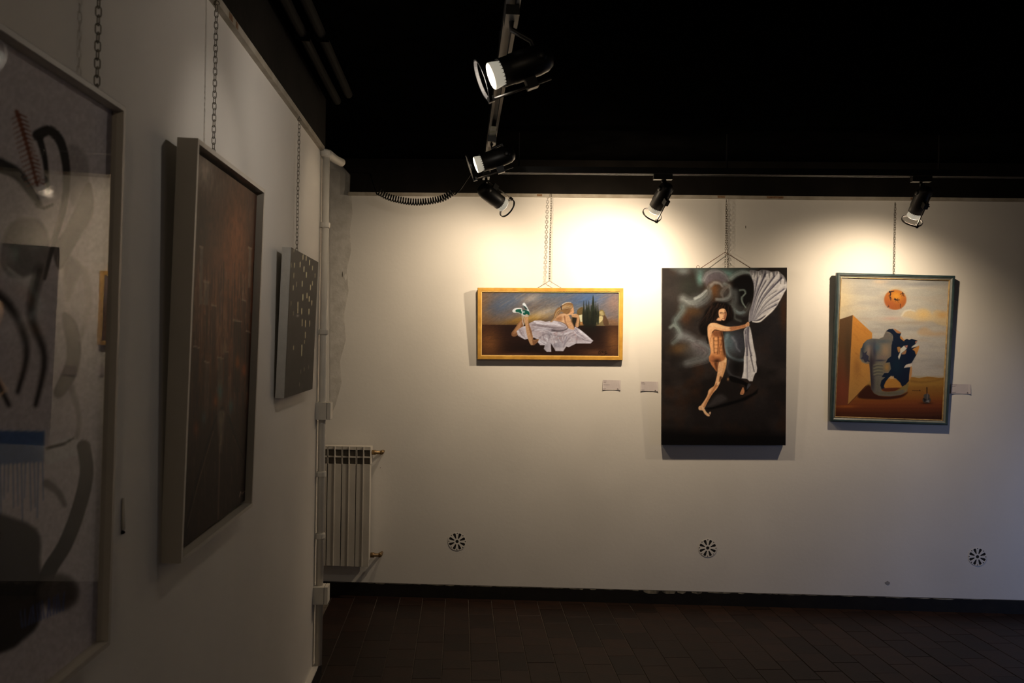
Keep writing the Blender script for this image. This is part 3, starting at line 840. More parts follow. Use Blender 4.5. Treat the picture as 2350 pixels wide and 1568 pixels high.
    p.clip([(815, 1120), (830, 1050), (900, 1050), (970, 1040), (1040, 1060), (1062, 1130), (1080, 1230), (1088, 1330), (1105, 1430), (1112, 1480), (1080, 1540), (1020, 1570), (930, 1580), (845, 1570), (842, 1490),
            (862, 1420), (852, 1330), (835, 1250)], 1)
    for a in ((830, 1230, 40, 160, (236, 180, 128), .6), (1075, 1250, 40, 220, (60, 32, 18), .7), (960, 1090, 60, 40, (120, 72, 44), .6), (905, 1230, 40, 60, (204, 142, 92), .6), (900, 1470, 60, 50, (206, 138, 86), .6)):
        p.blob(*a)
    p.poly([(1030, 1060), (1070, 1130), (1092, 1330), (1112, 1480), (1085, 1450), (1060, 1330), (1045, 1200), (1010, 1120)], (40, 22, 14), 3, .95)
    p.poly([(890, 1100), (950, 1060), (1020, 1080), (1040, 1130), (1000, 1165), (930, 1160)], (112, 66, 40), 3, .8)
    p.poly([(820, 1150), (870, 1160), (910, 1250), (910, 1400), (880, 1430), (855, 1340)], (214, 154, 102), 3, .9)
    for y in (1180, 1250, 1310, 1370):
        p.blob(945, y + 12, 32, 26, (222, 160, 104), .85)
        p.blob(1030, y + 8, 22, 30, (196, 130, 80), .8)
        p.stroke([(918, y + 44), (945, y + 52), (970, y + 46)], 8, SS, 4, 1.1, .55)
        p.stroke([(1008, y + 34), (1040, y + 42)], 8, SS, 4, 1.1, .45)
    p.stroke([(985, 1170), (985, 1300), (975, 1440)], 15, (70, 36, 20), 8, 1.3, .9)
    p.stroke([(912, 1180), (912, 1300), (920, 1430)], 13, SS, 7, 1.3, .85)
    p.stroke([(1060, 1150), (1040, 1260), (1010, 1340), (1000, 1440)], 12, (90, 48, 28), 6, 1.2, .7)
    p.poly([(850, 1500), (900, 1470), (980, 1500), (1060, 1500), (1000, 1560), (930, 1590), (850, 1570)], (150, 88, 52), 3, .8)
    p.blob(965, 1560, 60, 40, (50, 28, 18), .9)
    p.stroke([(880, 1080), (870, 1150), (850, 1250)], 14, SD, 8, 1.5, .6)
    p.endclip()
    # arm
    p.poly([(812, 1090), (812, 1000), (840, 955), (890, 935), (960, 942), (1080, 982), (1200, 1000), (1330, 985), (1420, 962), (1468, 918), (1492, 935), (1490, 985), (1430, 1008), (1330, 1035), (1200, 1066), (1100, 1072),
            (1000, 1060), (930, 1045), (885, 1085), (862, 1170), (822, 1170)], SK, .9)
    p.poly([(1195, 1000), (1330, 985), (1420, 962), (1430, 1008), (1330, 1035), (1190, 1066)], (164, 104, 66), 2, .9)
    p.stroke([(930, 1046), (1010, 1064), (1110, 1074), (1210, 1066)], 12, (120, 72, 44), 6, 1, .8)
    p.stroke([(870, 970), (960, 985), (1090, 1015), (1180, 1030)], 34, (234, 186, 138), 18, 2.5, .8)
    p.blob(1185, 1022, 20, 12, (112, 62, 38), .7)
    p.stroke([(890, 1090), (930, 1055), (1000, 1062)], 12, (30, 18, 12), 8, 1.2, .85)
    for k in range(3): p.stroke([(1440 + 14 * k, 940 - 8 * k), (1462 + 10 * k, 985 - 6 * k)], 6, (120, 70, 46), 4, .6, .8)
    # face
    p.poly([(985, 850), (960, 880), (965, 895), (1030, 905), (1030, 860)], (206, 150, 110), 1)
    p.poly([(990, 770), (1005, 720), (1055, 700), (1100, 718), (1122, 790), (1108, 860), (1085, 895), (1050, 888), (1005, 845)], (220, 164, 118), .8)
    p.poly([(1092, 720), (1124, 790), (1108, 860), (1086, 895), (1078, 850), (1090, 780)], (132, 82, 56), 1.2, .9)
    p.stroke([(1012, 772), (1040, 764), (1066, 774)], 11, (60, 34, 24), 6, .6)
    p.stroke([(1078, 772), (1106, 768)], 10, (40, 22, 16), 6, .6)
    p.stroke([(1024, 785), (1058, 788)], 9, (90, 54, 40), 5, .6)
    p.stroke([(1072, 785), (1078, 830), (1062, 836)], 9, (170, 110, 76), 6, .7)
    p.stroke([(1052, 860), (1088, 860)], 10, (128, 64, 50), 7, .6)
    p.poly([(960, 910), (1040, 905), (1100, 920), (1140, 930), (1080, 970), (980, 935)], (18, 12, 10), 2, .9)
    # curtain
    CW = (196, 186, 178)
    fan = [(1500, 95), (1560, 75), (1640, 90), (1700, 70), (1800, 80), (1860, 100), (1960, 90), (2010, 130), (2070, 190), (2115, 330), (2060, 450), (2000, 560), (1900, 720), (1760, 850), (1680, 918), (1610, 930), (1555, 912),
            (1520, 900), (1488, 920), (1485, 850), (1500, 740), (1540, 620), (1572, 450), (1560, 280)]
    p.poly(fan, CW, 1.2)
    p.clip(fan, 1.2)
    ends = [(1560, 250), (1600, 110), (1650, 130), (1700, 110), (1760, 130), (1815, 120), (1870, 140), (1930, 130), (1985, 150), (2030, 190), (2075, 240), (2110, 330), (2050, 480), (1960, 620)]
    for n, (x2, y2) in enumerate(ends):
        x1, y1 = 1494 + n * 6, 905
        mx_, my_ = x1 + (x2 - x1) * .36, y1 + (y2 - y1) * .5
        k_ = (1, .45, .8, .3, 1, .6, .25, .9, .5, 1, .35, .8, .6, .9)[n]
        x2, y2 = x1 + (x2 - x1) * (.62 + .38 * k_), y1 + (y2 - y1) * (.62 + .38 * k_)
        mx_ += R.uniform(-14, 14)
        p.stroke([(x1, y1), (mx_, my_), (x2, y2)], 5, (120, 112, 116), 60 * k_, 2.6, .55 * k_ + .1)
        p.stroke([(x1 + 3, y1), (mx_ + 6, my_), (x2 - 10, y2 + 10)], 4, (46, 42, 52), 6 + 18 * k_, 1.2, .35 + .45 * k_)
        p.stroke([(x1 + 6, y1), (mx_ + 26, my_ - 8), (x2 + 26, y2 + 14)], 3, (232, 224, 216), 22, 1.6, .6)
    for i in range(30):
        x = 1500 + i * 21
        yb = R.uniform(110, 200) if i < 24 else R.uniform(200, 330)
        p.stroke([(x, 40), (x + R.uniform(-14, 14), yb)], R.uniform(16, 34), (30, 27, 30), 3, 2.0, .75)
    p.endclip()
    p.poly([(1545, 908), (1640, 880), (1760, 810), (1700, 880), (1620, 905)], (44, 38, 44), 1.2, .85)
    p.stroke([(1550, 915), (1640, 918), (1740, 850), (1880, 720)], 16, (226, 216, 206), 10, 1)
    p.poly([(1405, 1060), (1440, 1015), (1500, 1000), (1532, 1120), (1562, 1300), (1600, 1580), (1415, 1580), (1425, 1350), (1405, 1150)], CW, 1)
    for q, wd in (([(1465, 1015), (1455, 1200), (1460, 1570)], 26), ([(1482, 1010), (1480, 1250), (1550, 1570)], 22), ([(1420, 1060), (1430, 1200), (1440, 1330)], 12), ([(1440, 1040), (1430, 1110)], 14)):
        p.stroke(q, wd * 1.6, (136, 128, 132), wd * 1.8, 2., .6)
        p.stroke(q, wd * .6, (58, 52, 60), wd * .8, 1, .85)
    p.T = B
    p.poly([(1475, -20), (1655, -20), (1700, 190), (1690, 262), (1668, 275), (1640, 340), (1622, 412), (1565, 412), (1528, 372), (1435, 362), (1465, 240)], CW, .9, sm=False)
    p.stroke([(1525, -20), (1530, 150), (1532, 360)], 22, (92, 86, 96), 14, 1.8, .75)
    p.stroke([(1590, -20), (1620, 120), (1650, 250)], 20, (48, 42, 48), 12, 1.2, .85)
    p.stroke([(1570, 60), (1580, 300)], 20, (166, 158, 160), 10, 2, .6)
    p.stroke([(1490, 60), (1480, 320)], 16, (222, 214, 208), 10, 1.5, .7)
    p.tex(.10, 3, 3, 5)
    return p.c

def paint_torso(X, Y):
    p = Paint(X, Y, (160, 150, 136))
    R = p.rs
    A = (1910, 630, .11915)
    p.T = A
    k = .12116 / .11915
    q = lambda x, y: (x * k, 1342.8 + y * k)
    Q = lambda L: [q(*a) for a in L]
    p.vgrad([(636, (122, 118, 112)), (655, (150, 142, 130)), (720, (166, 156, 142)), (800, (160, 150, 140)), (870, (158, 146, 134))])
    p.blob(120, 560, 330, 500, (198, 170, 126), .8)
    p.texture_color((126, 120, 113), .38, 60, 12, 31, .45, .8)
    p.texture_color((190, 174, 150), .35, 50, 12, 37, .48, .8)
    p.texture_color((170, 142, 116), .28, 44, 12, 41, .5, .85)
    p.blob(1700, 190, 500, 50, (104, 102, 104), .6)
    p.blob(900, 140, 120, 30, (178, 150, 120), .6)
    CL = (196, 160, 108)
    p.poly([(1330, 800), (1390, 710), (1500, 680), (1600, 712), (1660, 672), (1760, 662), (1860, 700), (1920, 770), (1960, 710), (2030, 685), (2110, 715), (2230, 745), (2230, 980), (2060, 970), (1900, 900), (1700, 905), (1480, 840)], CL, 3, .55)
    p.blob(1760, 770, 140, 90, (204, 164, 104), .8)
    p.stroke([(1340, 790), (1400, 710), (1500, 685), (1590, 712)], 26, (200, 192, 178), 14, 2, .7)
    p.blob(2120, 780, 110, 70, (184, 136, 78), .7)
    p.blob(1150, 850, 200, 40, (170, 132, 116), .6)
    p.blob(1500, 930, 400, 40, (146, 128, 108), .6)
    p.poly([(1640, 1110), (1700, 1040), (1790, 1015), (1870, 1060), (1960, 1110), (2080, 1100), (2210, 1120), (2210, 1170), (1900, 1190), (1700, 1170)], (176, 138, 98), 4, .6)
    # sun
    p.blob(1213, 488, 217, 197, (142, 76, 36), 1., 0, 14)
    p.blob(1230, 420, 130, 110, (186, 124, 40), .85)
    p.blob(1120, 560, 90, 90, (138, 70, 42), .5)
    BK = (34, 24, 26)
    for s, w in (([(1105, 330), (1125, 380), (1110, 430), (1128, 500)], 24), ([(1100, 340), (1190, 322)], 26), ([(1115, 385), (1080, 420)], 10), ([(1125, 440), (1140, 480)], 12), ([(1355, 345), (1365, 390), (1385, 425)], 18),
                 ([(1310, 380), (1360, 370), (1390, 375)], 12), ([(1350, 395), (1335, 420)], 8), ([(1205, 480), (1250, 492), (1295, 490)], 28), ([(1200, 455), (1235, 490), (1210, 520)], 9), ([(1265, 460), (1250, 490), (1275, 540)], 8),
                 ([(1060, 630), (1090, 620), (1075, 590)], 10), ([(1315, 570), (1310, 620), (1330, 655)], 10)):
        p.stroke(s, w, BK, w * .4, .5)
    # ground
    p.poly(Q([(-50, 760), (640, 760), (1490, 622), (1560, 628), (1640, 648), (1720, 630), (1800, 615), (1900, 622), (2010, 642), (2300, 636), (2300, 1600), (-50, 1600)]), (132, 88, 38), .8, sm=False)
    for y, c, w in ((700, (150, 108, 48), 60), (760, (146, 104, 46), 70), (900, (130, 84, 36), 80), (1000, (128, 74, 30), 60), (1080, (118, 58, 26), 50), (1150, (112, 50, 28), 50), (1220, (92, 38, 24), 50), (1300, (70, 28, 20), 60), (1400, (44, 18, 14), 70), (1500, (36, 14, 11), 90), (1600, (34, 13, 10), 90)):
        p.stroke(Q([(-100, y), (2300, y)]), w * 2, c, None, 6, .75)
    p.stroke(Q([(1500, 700), (1700, 722), (1900, 700), (2140, 650)]), 40, (116, 78, 36), 10, 2.5, .7)
    p.blob(*q(250, 1180), 200, 30, (150, 80, 34), .8)
    # block
    p.poly([(100, 880), (260, 828), (397, 783), (378, 1427)] + Q([(355, 60), (330, 600), (300, 1100), (288, 1150), (60, 1165)]), (84, 58, 36), .7, sm=False, grad=(q(0, 0), q(0, 900), (110, 56, 36)))
    p.blob(*q(180, 900), 130, 200, (118, 58, 38), .6)
    p.blob(*q(300, 200), 60, 500, (58, 46, 32), .6)
    p.poly([(397, 783), (768, 1127), (766, 1250)] + Q([(720, 200), (720, 680), (640, 790), (292, 1148), (300, 1100), (330, 600), (352, 100)]), (176, 112, 46), .7, sm=False, grad=((400, 800), q(400, 1000), (164, 116, 60)))
    p.texture_color((120, 78, 36), .0, 20, 20, 3)
    for i in range(40):
        x = R.uniform(390, 680)
        y = R.uniform(900, 2100)
        p.stroke([(x, y), (x + 80, y + 60)], 14, R.choice([(150, 92, 40), (196, 138, 66), (132, 84, 38)]), 4, 1.4, .3)
    p.blob(*q(470, 430), 70, 200, (128, 84, 44), .6)
    p.stroke(Q([(640, 788), (470, 970), (292, 1150)]), 10, (58, 30, 20), 4, .6)
    # torso shadow on the ground
    p.poly(Q([(640, 800), (720, 790), (800, 930), (1000, 990), (1300, 960), (1430, 910), (1330, 1000), (1100, 1045), (800, 1045), (480, 1005)]), (48, 22, 16), 2, .9)
    # grey torso
    body = [(1012, 1140), (985, 1205), (900, 1240), (760, 1235), (670, 1262), (600, 1330), (568, 1420)] + Q([(540, 80), (525, 180), (520, 270), (560, 342), (640, 376), (698, 368), (712, 480), (728, 700), (738, 850), (790, 930), (880, 975), (1100, 990),
            (1300, 962), (1420, 892), (1436, 740), (1380, 790), (1300, 825), (1200, 890), (1050, 905), (940, 890), (908, 780), (930, 690), (1000, 620), (990, 545), (1060, 540), (1112, 470), (1090, 345), (1010, 355), (1050, 280), (1112, 230), (1120, 20)]) + [(1150, 1340), (1170, 1200), (1110, 1130), (1040, 1090)]
    p.poly(body, (98, 90, 80), .8, sm=False)
    p.clip(body, .8, False)
    for a in ((700, 1330, 110, 60, (70, 76, 84), .8), (*q(580, 60), 50, 110, (52, 60, 68), .85), (*q(700, 120), 50, 110, (130, 108, 96), .8), (*q(800, 120), 40, 200, (50, 48, 60), .9), (*q(860, 60), 70, 90, (66, 82, 90), .8),
              (*q(1010, 130), 90, 150, (138, 112, 88), .85), (*q(950, 250), 100, 40, (112, 92, 84), .7), (*q(900, 310), 110, 18, (44, 42, 58), .9), (*q(760, 350), 60, 120, (50, 40, 46), .85), (*q(760, 700), 50, 250, (46, 40, 46), .8),
              (*q(870, 480), 90, 110, (92, 90, 74), .8), (*q(1040, 440), 60, 90, (150, 108, 58), .85), (*q(860, 760), 40, 150, (90, 84, 72), .8), (*q(1100, 930), 300, 30, (92, 82, 60), .8), (*q(1390, 850), 40, 60, (130, 106, 56), .8),
              (1050, 1180, 60, 80, (96, 86, 80), .8), (980, 1290, 150, 40, (66, 74, 80), .7)):
        p.blob(*a)
    for y in (400, 460, 520, 580):
        p.stroke(Q([(790, y), (860, y - 22), (950, y - 14)]), 22, (122, 112, 84), 10, 1.5, .6)
        p.stroke(Q([(790, y + 28), (860, y + 8), (950, y + 14)]), 16, (54, 48, 52), 8, 1.5, .6)
    p.blob(*q(735, 500), 26, 420, (40, 34, 40), .8)
    p.blob(580, 1440, 26, 160, (44, 48, 56), .7)
    p.endclip()
    # dark broken shell
    NV = (20, 27, 42)
    p.poly([(1035, 1095), (1090, 1052), (1170, 1050), (1240, 1125), (1300, 1105), (1325, 1130), (1305, 1200), (1385, 1268), (1440, 1240), (1480, 1262), (1530, 1240), (1640, 1275), (1605, 1340), (1560, 1370), (1520, 1400)]
           + Q([(1540, 60), (1640, 40), (1600, 190), (1500, 362), (1440, 372), (1360, 450), (1500, 432), (1462, 560), (1450, 700), (1390, 770), (1310, 812), (1292, 740), (1210, 655), (1170, 640), (1130, 600), (1075, 630), (1010, 720),
                (990, 840), (935, 860), (908, 780), (930, 690), (1000, 628), (935, 622), (990, 545), (1060, 545), (1112, 470), (1090, 345), (1010, 355), (1050, 280), (1112, 230), (1120, 20)]) + [(1148, 1340), (1165, 1200), (1110, 1130)], NV, .7, sm=False)
    p.blob(*q(1220, 420), 110, 160, (18, 40, 52), .6)
    p.blob(*q(1450, 200), 80, 120, (12, 20, 44), .6)
    BR = (168, 112, 58)
    p.poly([(1190, 1045), (1300, 1105), (1325, 1130), (1250, 1130)], (150, 98, 60), .7)
    p.poly([(1320, 1190), (1390, 1270), (1370, 1280), (1310, 1230)], BR, .7)
    p.poly([(1600, 1290), (1638, 1278), (1600, 1340)], (168, 108, 84), .6, sm=False)
    p.poly(Q([(1520, 100), (1600, 50), (1645, 30), (1640, 90), (1590, 200), (1560, 130)]), BR, .7)
    p.poly(Q([(1500, 75), (1560, 20), (1630, 15), (1580, 40)]), (184, 170, 150), .8)
    p.poly(Q([(1230, 60), (1290, 60), (1280, 140), (1250, 150)]), (150, 104, 58), .7)
    p.poly(Q([(1310, 180), (1400, 110), (1390, 180), (1350, 195)]), (138, 96, 66), .7)
    p.poly(Q([(1288, 90), (1360, 28), (1412, 85), (1370, 125), (1310, 170), (1285, 240), (1265, 295), (1245, 240), (1285, 150)]), (178, 168, 152), .7, sm=False)
    p.poly(Q([(1375, 30), (1430, 20), (1415, 80)]), (160, 104, 88), .6, sm=False)
    p.poly(Q([(1360, 450), (1400, 390), (1480, 375), (1500, 362), (1500, 432), (1420, 430)]), (182, 164, 148), .7)
    p.poly(Q([(1475, 450), (1510, 440), (1500, 600), (1455, 680)]), (170, 120, 74), .7)
    p.poly(Q([(1010, 720), (1080, 650), (1160, 655), (1250, 700), (1295, 760), (1300, 825), (1000, 830)]), (164, 110, 48), .8)
    p.poly(Q([(1085, 630), (1110, 600), (1120, 640), (1160, 600), (1170, 650), (1100, 665)]), (184, 140, 90), .6, sm=False)
    p.poly(Q([(985, 835), (1290, 828), (1200, 885), (1000, 895), (945, 860)]), (84, 40, 24), 1)
    p.poly(Q([(1300, 825), (1390, 780), (1440, 735), (1430, 830), (1200, 890)]), (120, 98, 50), 1, .8)
    p.poly(Q([(575, 128), (612, 170), (662, 130), (645, 192), (692, 228), (684, 288), (718, 340), (660, 325), (638, 350), (610, 332), (590, 290), (538, 282), (572, 232)]), (48, 46, 58), .6, sm=False)
    p.stroke(Q([(530, 290), (600, 360), (700, 350)]), 16, (150, 118, 80), 8, .8, .8)
    p.stroke([(1040, 1105), (1110, 1128), (1160, 1180), (1165, 1280)], 14, (150, 132, 108), 8, .7, .8)
    # guitar and arrow
    p.blob(*q(1780, 1120), 110, 22, (40, 20, 14), .8)
    p.blob(*q(1788, 1058), 82, 62, (62, 56, 52), 1, 0, 6)
    p.blob(*q(1788, 985), 62, 46, (70, 64, 60), 1, 0, 6)
    p.stroke(Q([(1792, 825), (1795, 960)]), 20, (40, 26, 20), 16, .5)
    p.stroke(Q([(1800, 940), (1800, 1050)]), 18, (110, 96, 90), 14, .6)
    p.poly(Q([(1720, 1020), (1770, 1040), (1800, 1090), (1740, 1090)]), (34, 28, 28), .6, sm=False)
    p.poly(Q([(1760, 1080), (1830, 1060), (1840, 1110)]), (120, 112, 108), .6, sm=False)
    p.stroke(Q([(1515, 880), (1670, 886)]), 9, (50, 28, 20), 9, .5)
    p.stroke(Q([(1655, 868), (1660, 888)]), 12, (50, 28, 20), 8, .5)
    for i, (a, b) in enumerate(((1895, 1370), (1915, 1385), (1935, 1372), (1990, 1360), (2010, 1370))): p.stroke(Q([(a, b), (a + 12, b - 12)]), 6, (20, 10, 8), 4, .5, .7)
    p.tex(.05, 1.6, 1.6, 9)
    return p.c

def paint_city(X, Y):
    p = Paint(X, Y, (60, 42, 34))
    R = p.rs
    # height coordinate that follows the perspective of the canvas: use rows of the photograph scaled about the horizon
    p.vgrad([(350, (62, 50, 44)), (480, (60, 40, 32)), (600, (84, 50, 34)), (760, (104, 68, 50)), (880, (70, 44, 32)), (980, (46, 32, 26)), (1100, (36, 24, 20)), (1270, (24, 16, 15))])
    for a in ((468, 395, 22, 45, (128, 116, 108), .9), (500, 430, 30, 30, (84, 70, 62), .6), (455, 520, 30, 90, (48, 36, 30), .9), (545, 560, 30, 110, (120, 66, 36), .8), (540, 640, 26, 90, (124, 72, 44), .7),
              (500, 730, 24, 100, (132, 94, 72), .7), (590, 520, 16, 80, (60, 38, 30), .8), (575, 800, 20, 120, (66, 34, 24), .7), (435, 820, 22, 200, (50, 32, 26), .8), (520, 900, 30, 40, (90, 70, 58), .5)):
        p.blob(*a)
    for i in range(420):
        x = R.uniform(418, 600)
        y = R.uniform(600, 900)
        l = R.uniform(15, 130)
        c = R.choice([(46, 28, 22), (40, 24, 20), (112, 70, 46), (140, 104, 84), (92, 50, 30), (30, 20, 17), (70, 44, 34)])
        p.stroke([(x, y), (x - l * .015, y + l)], R.uniform(.8, 3.2), c, R.uniform(.5, 2), .7, .5)
    for x0, x1, yt, yb, c in ((459, 466, 566, 700, (112, 96, 86)), (571, 577, 568, 660, (128, 110, 98)), (486, 496, 700, 930, (58, 36, 28)), (468, 480, 645, 700, (120, 100, 88)), (556, 563, 688, 900, (66, 40, 30)), (536, 553, 735, 900, (48, 32, 26)),
                              (445, 457, 795, 960, (44, 28, 24)), (470, 480, 830, 960, (86, 66, 56)), (500, 512, 820, 945, (98, 84, 74)), (566, 574, 760, 900, (40, 26, 22)), (515, 524, 806, 930, (60, 42, 34))):
        p.poly([(x0, yt), (x1, yt + 4), (x1 - 2, yb), (x0 - 2, yb)], c, 1.2, .7, sm=False)
        p.stroke([(x0, yt), (x1, yt + 3)], 4, (160, 140, 124), 3, 1, .6)
    for x, y, c in ((505, 900, (70, 96, 100)), (530, 935, (62, 88, 92)), (468, 960, (60, 74, 76)), (520, 960, (92, 86, 78)), (545, 830, (150, 84, 34)), (560, 850, (140, 70, 30)), (495, 920, (130, 74, 40)), (450, 985, (110, 58, 34)), (515, 800, (150, 120, 98))):
        p.blob(x, y, 6, 16, c, .8)
    # wet street
    p.poly([(496, 955), (525, 955), (580, 1100), (585, 1200), (410, 1280), (425, 1180)], (42, 30, 24), 3, .85)
    p.stroke([(508, 950), (506, 1040)], 18, (116, 104, 92), 4, 3, .8)
    p.stroke([(505, 1020), (500, 1200)], 5, (108, 94, 82), 2, 1.5, .6)
    p.stroke([(497, 955), (470, 1040), (445, 1130), (425, 1230)], 3, (20, 13, 11), 9, 1, .9)
    p.stroke([(525, 955), (545, 1020), (572, 1085)], 3, (20, 13, 11), 8, 1, .9)
    p.stroke([(490, 990), (455, 1110), (430, 1210)], 2, (112, 94, 80), 2, .8, .5)
    p.stroke([(535, 1000), (575, 1100)], 2, (96, 74, 60), 2, .8, .6)
    for i in range(60):
        x, y = R.uniform(430, 575), R.uniform(980, 1180)
        p.stroke([(x, y), (x, y + R.uniform(15, 70))], 1.6, R.choice([(84, 66, 56), (22, 15, 13), (60, 44, 36)]), .8, .8, .5)
    p.stroke([(550, 1140), (552, 1130), (556, 1134), (560, 1128), (564, 1130)], 1.6, (170, 150, 136), 1, .5)
    p.tex(.22, 3, 14, 4)
    return p.c

def paint_night(X, Y):
    p = Paint(X, Y, (33, 29, 27))
    T = (620, 540, .26786)
    p.T = T
    p.texture_color((42, 37, 35), .7, 16, 22, 5, .45, .7)
    p.texture_color((70, 62, 58), .35, 5, 26, 6, .6, .8)
    Wc = (255, 238, 186)
    for x, y, h, a in ((205, 130, 20, .5), (282, 188, 36, .9), (309, 200, 34, .8), (338, 236, 40, .95), (182, 258, 34, .35), (209, 256, 34, .7), (257, 252, 38, .9), (363, 282, 34, .7), (290, 292, 40, 1), (203, 346, 36, .6), (311, 340, 40, 1), (385, 346, 28, .5),
                       (275, 418, 42, 1), (226, 422, 36, .5), (363, 412, 34, .7), (346, 446, 38, .9), (199, 450, 36, .7), (281, 532, 48, 1), (316, 518, 38, .8), (335, 546, 40, .95), (357, 580, 36, .8), (238, 620, 90, .8), (271, 652, 46, .9), (333, 655, 44, .9),
                       (275, 750, 54, .8), (303, 758, 50, .9), (339, 756, 46, .8), (302, 855, 46, .9), (295, 914, 26, .6), (201, 965, 32, .7), (272, 965, 46, .95), (270, 1015, 36, .8), (292, 1150, 24, .35), (263, 1170, 28, .3), (330, 1130, 24, .25), (200, 670, 30, .3), (180, 585, 30, .3), (252, 1280, 30, .25)):
        p.stroke([(x, y - h / 2), (x - 1, y + h / 2)], 9, Wc, 8, .5, a)
    p.blob(236, 690, 12, 10, (190, 180, 170), .8)
    p.blob(330, 900, 30, 120, (60, 56, 56), .5)
    p.tex(.14, 2, 2, 4)
    return p.c

def paint_ink(X, Y):
    p = Paint(X, Y, (196, 186, 182))
    R = p.rs
    K, G1, G2 = (30, 28, 26), (120, 112, 106), (78, 72, 68)
    p.poly([(120, 570), (150, 520), (195, 420), (210, 450), (205, 500), (170, 560), (135, 620)], G2, 2, .9)
    p.poly([(150, 340), (190, 350), (200, 410), (185, 450), (160, 470)], G1, 4, .45)
    p.stroke([(86, 310), (112, 300), (138, 330), (150, 400), (142, 480), (120, 560), (100, 640)], 26, K, 8, 1.5, .95)
    p.stroke([(90, 320), (102, 370), (108, 440)], 16, K, 8, 1.5, .95)
    p.stroke([(0, 380), (40, 400), (70, 440), (90, 470)], 34, K, 10, 3, .9)
    for i in range(15):
        y = 262 + i * 11
        x = 40 + i * 3
        p.stroke([(x + 6, y), (x - 14 - i * .6, y + 12)], 4, (120, 62, 34), 2, 1.2, .8)
        p.stroke([(x + 6, y), (x + 20, y + 8)], 4, (108, 54, 30), 2, 1.2, .8)
    p.stroke([(38, 256), (60, 330), (84, 425)], 10, (110, 56, 32), 6, 1.5, .8)
    p.stroke([(82, 470), (96, 478), (118, 470)], 8, (40, 36, 34), 6, 1)
    p.poly([(20, 520), (60, 500), (100, 520), (110, 600), (40, 640), (0, 600)], G2, 4, .6)
    for q_ in ([(-60, 640), (20, 700), (60, 800), (40, 900)], [(90, 620), (70, 720), (100, 820), (80, 930)], [(-120, 760), (-40, 820), (20, 930)]):
        p.stroke(q_, 30, G2, 12, 4, .7)
        p.stroke(q_, 12, K, 6, 2, .7)
    p.poly([(140, 720), (170, 740), (182, 800), (172, 860), (140, 910), (120, 900), (150, 820)], G2, 2, .85)
    p.poly([(145, 590), (185, 610), (170, 650), (150, 690)], G1, 4, .6)
    p.stroke([(190, 620), (200, 700), (180, 780)], 18, (150, 140, 134), 10, 4, .6)
    p.stroke([(160, 890), (178, 960), (170, 1010)], 14, G1, 8, 3, .6)
    p.poly([(-200, 985), (100, 990), (98, 1060), (-200, 1080)], (52, 88, 136), 2, .9, sm=False)
    for i in range(30):
        x = -180 + i * 9.5
        p.stroke([(x, 1060), (x + R.uniform(-3, 3), 1060 + R.uniform(60, 170))], 4, (60, 84, 130), 2, 1.2, .75)
    p.poly([(105, 1030), (150, 1005), (185, 1015), (185, 1040), (140, 1055), (105, 1065)], (200, 196, 190), 2, .9)
    p.stroke([(105, 1028), (140, 1020), (165, 1006)], 8, K, 4, 1.2, .9)
    p.stroke([(188, 1025), (194, 1090), (176, 1170), (146, 1250), (110, 1310), (90, 1370)], 30, K, 34, 1.5, .95)
    p.stroke([(105, 1110), (130, 1130), (145, 1160)], 20, G2, 10, 3, .7)
    p.poly([(-200, 1180), (60, 1200), (90, 1300), (90, 1420), (50, 1470), (0, 1500), (-200, 1560)], (36, 32, 30), 5, .95)
    p.blob(130, 1360, 48, 44, (74, 66, 60), .95, 0, 5)
    for i in range(14):
        x = 50 + i * 7
        p.stroke([(x, 1440 - i * 3), (x + R.uniform(-6, 6), 1400 - i * 3)], 4, (66, 84, 140), 2, 1.2, .7)
    p.tex(.10, 6, 6, 4)
    return p.c


# ================================================================== picture building
def mitred(root, w, h, prof, m, name='frame_rail', y0=0.0):
    """four mitred rails; prof = closed outline of (inset from the outer edge, height above the back)"""
    C = lambda a: [(-w / 2 + a, y0 + a), (w / 2 - a, y0 + a), (w / 2 - a, y0 + h - a), (-w / 2 + a, y0 + h - a)]
    out = []
    n = len(prof)
    for i in range(4):
        j = (i + 1) % 4
        vs = [(*C(a)[i], d) for a, d in prof] + [(*C(a)[j], d) for a, d in prof]
        fs = [tuple(range(n)), tuple(range(n, 2 * n))[::-1]] + [(k, n + k, n + (k + 1) % n, (k + 1) % n) for k in range(n)]
        out.append(MB().add(vs, fs).build(name, m, root))
    return out
def back_root(name, corners, pf, thick, tilt):
    """a picture on the back wall from the four front corners tl, tr, br, bl in the photograph"""
    tl, tr, br, bl = [bw(x, y, pf) for x, y in corners]
    w_ = ((tr - tl).length + (br - bl).length) / 2
    h_ = ((tl - bl).length + (tr - br).length) / 2
    Xd = ((tr - tl) + (br - bl)).normalized()
    Yd = ((tl - bl) + (tr - br)).normalized()
    Yd = (Yd - Xd * Yd.dot(Xd)).normalized()
    N = Xd.cross(Yd)
    c = (tl + tr + br + bl) / 4
    Rm = Matrix.Rotation(tilt, 3, Xd)          # top leans out
    Y2, N2 = Rm @ Yd, Rm @ N
    if Y2.dot(WN) < 0:
        Rm = Matrix.Rotation(-tilt, 3, Xd)
        Y2, N2 = Rm @ Yd, Rm @ N
    base = c - Y2 * (h_ / 2) - N2 * thick
    return empty(name, basis(Xd, Y2, N2, base)), w_, h_
